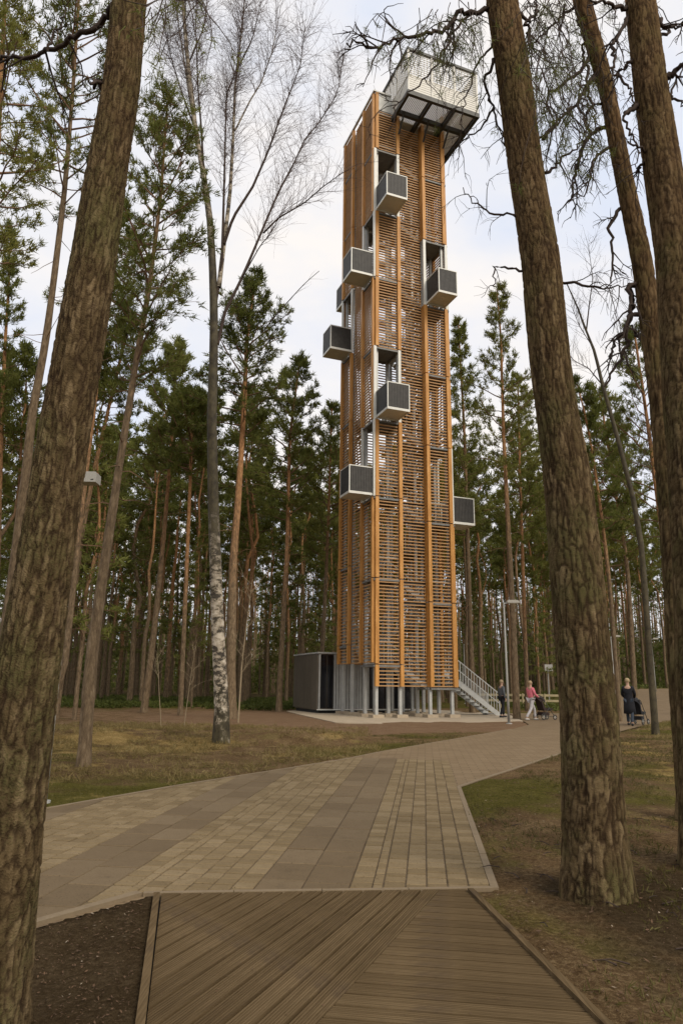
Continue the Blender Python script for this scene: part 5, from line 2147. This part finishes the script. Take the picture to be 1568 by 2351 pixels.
def person(label, loc, rz, h, top, legs, shoes, hair, arms='push', coat=False, stride=.25, cap=None, lean=.0):
    """figure facing local -Y ... +Y is the walking direction"""
    t = thing('person', label, 'person', loc, rz)
    k = h / 1.75
    sh, hp = 1.43 * k, .93 * k
    ln = lean

    def L(x, y, z):
        return (x * k, y * k + ln * z * k, z * k)
    hips = [L(-.09, 0, .90), L(.09, 0, .90)]
    f = stride
    # body: legs, trunk, neck, head in one skin
    V = [L(0, 0, .95), L(0, .0, 1.15), L(0, -.01, 1.36), L(0, 0, 1.47), L(0, .01, 1.56), L(0, .02, 1.66), L(0, .01, 1.74),
         L(-.09, 0, .90), L(-.095, f * .45 + .03, .50), L(-.10, f * .55, .10), L(-.10, f * .55 + .14, .04),
         L(.09, 0, .90), L(.095, -f * .25 + .04, .50), L(.10, -f * .75, .12), L(.10, -f * .75 + .14, .04)]
    E = [(0, 1), (1, 2), (2, 3), (3, 4), (4, 5), (5, 6), (0, 7), (7, 8), (8, 9), (9, 10), (0, 11), (11, 12), (12, 13), (13, 14)]
    rd = [.12, (.13, .09), (.14, .09), .055, .062, (.078, .088), .055, .085, .055, .038, .035, .085, .055, .038, .035]
    a0 = len(V)
    if arms == 'push':
        AR = [[L(s * .17, 0, 1.40), L(s * .23, .05, 1.15), L(s * .17, .30, 1.03), L(s * .17, .37, 1.03)] for s in (-1, 1)]
    elif arms == 'down':
        AR = [[L(s * .17, 0, 1.40), L(s * .24, -.02, 1.13), L(s * .22, .06, .88), L(s * .22, .09, .80)] for s in (-1, 1)]
    else:
        AR = [[L(-.17, 0, 1.40), L(-.24, -.02, 1.13), L(-.22, .06, .88), L(-.22, .09, .80)], [L(.17, 0, 1.40), L(.24, .03, 1.14), L(.18, .24, 1.08), L(.16, .31, 1.08)]]
    for A in AR:
        b = len(V)
        V += A
        E += [(2, b), (b, b + 1), (b + 1, b + 2), (b + 2, b + 3)]
        rd += [.058, .042, .028, (.036, .018)]
    rd = [tuple(q * k for q in x) if hasattr(x, '__len__') else x * k for x in rd]
    skin_mesh('body', V, E, rd, skinm, t)
    # fingers and thumb on each hand
    mb = MB()
    for si, A in enumerate(AR):
        e = np.array(A[3])
        d = np.array(A[3]) - np.array(A[2])
        d /= np.linalg.norm(d)
        sdv = np.array([1., 0, 0])
        up = np.cross(sdv, d)
        for q in range(4):
            o_ = e + sdv * (q - 1.5) * .017 * k + d * .01
            lf = (.062, .07, .066, .052)[q] * k
            cur = -up if arms == 'push' else np.array([0, .3, 0])
            mb.tube([o_, o_ + d * lf * .6, o_ + d * lf * .85 + cur * lf * .4], [.009 * k, .008 * k, .006 * k], 6)
        s = -1 if si == 0 else 1
        o_ = e - sdv * s * .03 * k - d * .02
        mb.tube([o_, o_ - sdv * s * .03 * k + d * .03, o_ - sdv * s * .035 * k + d * .055], [.010 * k, .009 * k, .007 * k], 6)
    mb.build('fingers', skinm, t, True)
    # trousers
    LV = [V[0]] + V[7:10] + V[11:14]
    skin_mesh('trousers', LV, [(0, 1), (1, 2), (2, 3), (0, 4), (4, 5), (5, 6)], [.135 * k, .10 * k, .072 * k, .062 * k, .10 * k, .072 * k, .062 * k], legs, t)
    # jacket or coat with sleeves
    JV = [L(0, 0, .90), V[1], V[2], L(0, 0, 1.49)]
    JE = [(0, 1), (1, 2), (2, 3)]
    JR = [(.165 * k, .13 * k), (.165 * k, .125 * k), (.18 * k, .125 * k), .085 * k]
    c_i = 2
    for A in AR:
        b = len(JV)
        JV += A[:3]
        JE += [(c_i, b), (b, b + 1), (b + 1, b + 2)]
        JR += [.078 * k, .062 * k, .048 * k]
    skin_mesh('coat' if coat else 'jacket', JV, JE, JR, top, t)
    if coat:
        Vc, m_ = [], 16
        for z_, rx, ry in ((1.14, .155, .12), (1.02, .17, .135), (.86, .19, .15), (.66, .205, .17), (.44, .225, .19), (.43, .20, .165)):
            for q in range(m_):
                a = q * 2 * math.pi / m_
                w_ = 1 + .05 * math.sin(a * 5 + z_ * 3)
                Vc.append(L(rx * w_ * math.cos(a), ry * w_ * math.sin(a), z_))
        mk('coat_skirt', Vc, [[q * m_ + a, q * m_ + (a + 1) % m_, (q + 1) * m_ + (a + 1) % m_, (q + 1) * m_ + a] for q in range(5) for a in range(m_)], top, t, True)
    # shoes
    mb = MB()
    for i0, i1 in ((9, 10), (13, 14)):
        p0, p1 = np.array(V[i0]), np.array(V[i1])
        mb.tube([(p0[0], p0[1] - .06 * k, .045 * k), (p0[0], p0[1] + .03 * k, .05 * k), (p1[0], p1[1], .04 * k), (p1[0], p1[1] + .05 * k, .03 * k)], [.042 * k, .05 * k, .042 * k, .02 * k], 8)
    mb.build('shoes', shoes, t, True)
    # face: nose, eyes, mouth, ears; hair or cap
    hc = np.array(L(0, .015, 1.645))
    mb = MB()
    mb.tube([hc + np.array([0, .085, .02]) * k, hc + np.array([0, .108, -.012]) * k, hc + np.array([0, .09, -.02]) * k], [.006 * k, .012 * k, .006 * k], 6)
    for s in (-1, 1):
        mb.tube([hc + np.array([s * .078, -.005, .015]) * k, hc + np.array([s * .088, -.01, -.02]) * k], [.014 * k, .010 * k], 6)
    mb.build('nose_and_ears', skinm, t, True)
    mb = MB()
    for s in (-1, 1):
        mb.tube([hc + np.array([s * .03 - .009, .083, .018]) * k, hc + np.array([s * .03 + .009, .083, .018]) * k], .007 * k, 6)
    mb.tube([hc + np.array([-.022, .082, -.045]) * k, hc + np.array([.022, .082, -.045]) * k], .005 * k, 6)
    mb.build('eyes_and_mouth', M['steel_d'], t, True)
    m = 14
    th = np.linspace(0, 2 * math.pi, m, endpoint=False)
    Vh = []
    for q in range(6):
        el = math.pi / 2 * (1 - q / 5.0 * 1.25)
        for a in th:
            back = .5 - .5 * math.sin(a)
            ee = el if q < 4 else el - back * .35 * (q - 3)
            Vh.append(hc + k * np.array([.092 * math.cos(ee) * math.cos(a), .100 * math.cos(ee) * math.sin(a) - .010, .03 + .098 * math.sin(ee)]))
    F = [[q * m + a, q * m + (a + 1) % m, (q + 1) * m + (a + 1) % m, (q + 1) * m + a][::-1] for q in range(5) for a in range(m)]
    mk('hair' if cap is None else 'knitted_hat', Vh, F, hair if cap is None else cap, t, True)
    return t


def stroller(label, loc, rz, bodyc, s=1.0):
    t = thing('stroller', label, 'stroller', loc, rz)
    fr = MB()
    for x in (-.24, .24):
        fr.tube([(x, -.42, 1.0), (x, -.30, .95), (x, .38, .16)], .014, 6)
        fr.tube([(x, -.30, .16), (x, .10, .56)], .014, 6)
        fr.tube([(x, -.30, .16), (x, .38, .16)], .012, 6)
    fr.tube([(-.24, -.42, 1.0), (.24, -.42, 1.0)], .018, 6)
    fr.build('frame', M['steel_d'], t, True)
    # seat shell
    prof = [(-.20, .42), (.12, .40), (.34, .46), (.36, .52), (.12, .50), (-.14, .56), (-.32, .98), (-.38, .96)]
    V = [(x, y, z) for x in (-.2, .2) for y, z in prof]
    n = len(prof)
    F = [list(range(n))[::-1], list(range(n, 2 * n))] + [[k, (k + 1) % n, n + (k + 1) % n, n + k] for k in range(n)]
    mk('seat', V, F, bodyc, t)
    # folding hood: arched fabric
    V, F = [], []
    for q in range(7):
        a = R(20 + q * 20)
        for w in range(9):
            b = math.pi * w / 8
            V.append((-.21 * math.cos(b), -.30 + math.cos(a) * .34 * (.35 + .65 * math.sin(b)), .74 + math.sin(a) * .36 * (.25 + .75 * math.sin(b))))
    F = [[q * 9 + w, q * 9 + w + 1, (q + 1) * 9 + w + 1, (q + 1) * 9 + w] for q in range(6) for w in range(8)]
    mk('hood', V, F, bodyc, t, True)
    MB().mm((-.19, -.25, .20), (.19, .12, .34)).build('basket', bodyc, t)
    for x in (-.26, .26):
        for y, rw in ((-.30, .13), (.38, .10)):
            ww = MB()
            ww.tube([(rw * math.cos(a), rw * math.sin(a), 0) for a in np.linspace(0, 6.2832, 15)], .02, 6, False)
            w_ = ww.build('wheel', M['rubber'], t, True)
            w_.rotation_euler = (0, R(90), 0)
            w_.location = (x, y, rw + .02)
            hb = MB()
            hb.tube([(0, 0, -.03), (0, 0, .03)], .025, 8)
            for a in range(5):
                hb.bar((0, 0, 0), (rw * .93 * math.cos(a * 1.2566), rw * .93 * math.sin(a * 1.2566), 0), .012, .012)
            hb.build('hub', M['steel'], w_)
    return t


def gp(px, py, Y):
    q = at(px, py, Y)
    return (float(q[0]), Y, float(H0(q[0], Y)) + .004)


black = cloth('black_cloth', (.012, .012, .015))
person('person in a grey top and black trousers standing at the foot of the tower stair', (gp(1153, 1640, 35.3)[0], 35.3, .012), R(-70), 1.76, cloth('grey_fleece', (.10, .105, .11)), black, M['rubber'],
       simple('fair_hair', (.34, .25, .15), .8), 'down', stride=.22)
loc = gp(1220, 1645, 33.0)
wp = person('person in a pink jacket and pale trousers pushing a dark stroller', loc, R(-62), 1.72, cloth('pink_jacket', (.60, .16, .20)), cloth('pale_trousers', (.42, .40, .40)), M['boardw'],
            simple('light_hair', (.36, .26, .15), .8), 'push', stride=.55)
ux, uy = math.sin(R(62)), math.cos(R(62))
stroller('dark brown stroller pushed by the person in pink', (loc[0] + ux * .78, loc[1] + uy * .78, loc[2]), R(-62), cloth('brown_canvas', (.035, .022, .018)))
loc = gp(1447, 1663, 29.3)
person('person in a long black coat walking away with a folding chair frame on the path', loc, R(-28), 1.84, black, cloth('blue_grey_jeans', (.035, .045, .06)), M['rubber'],
       simple('blond_hair', (.40, .30, .17), .8), 'push', coat=True, stride=.45)
ux, uy = math.sin(R(28)), math.cos(R(28))
stroller('black stroller in front of the person in the long coat', (loc[0] + ux * .8 + .25, loc[1] + uy * .8, loc[2]), R(-40), cloth('black_canvas', (.014, .014, .016)))
# person on the stair: local tower frame u about 5.5
cu, cv = 5.62, 2.6
wx, wy = TX + cu * math.cos(AN) - cv * math.sin(AN), TY + cu * math.sin(AN) + cv * math.cos(AN)
person('person in a pale top and dark trousers coming down the entrance stair of the tower', (wx, wy, 2.4 - (cu - 4.55) * 2.4 / 3.45 + .02), AN - R(90), 1.70, cloth('pale_blue_top', (.36, .40, .46)), black, M['rubber'],
       simple('brown_hair', (.06, .04, .025), .8), 'one', stride=.2)
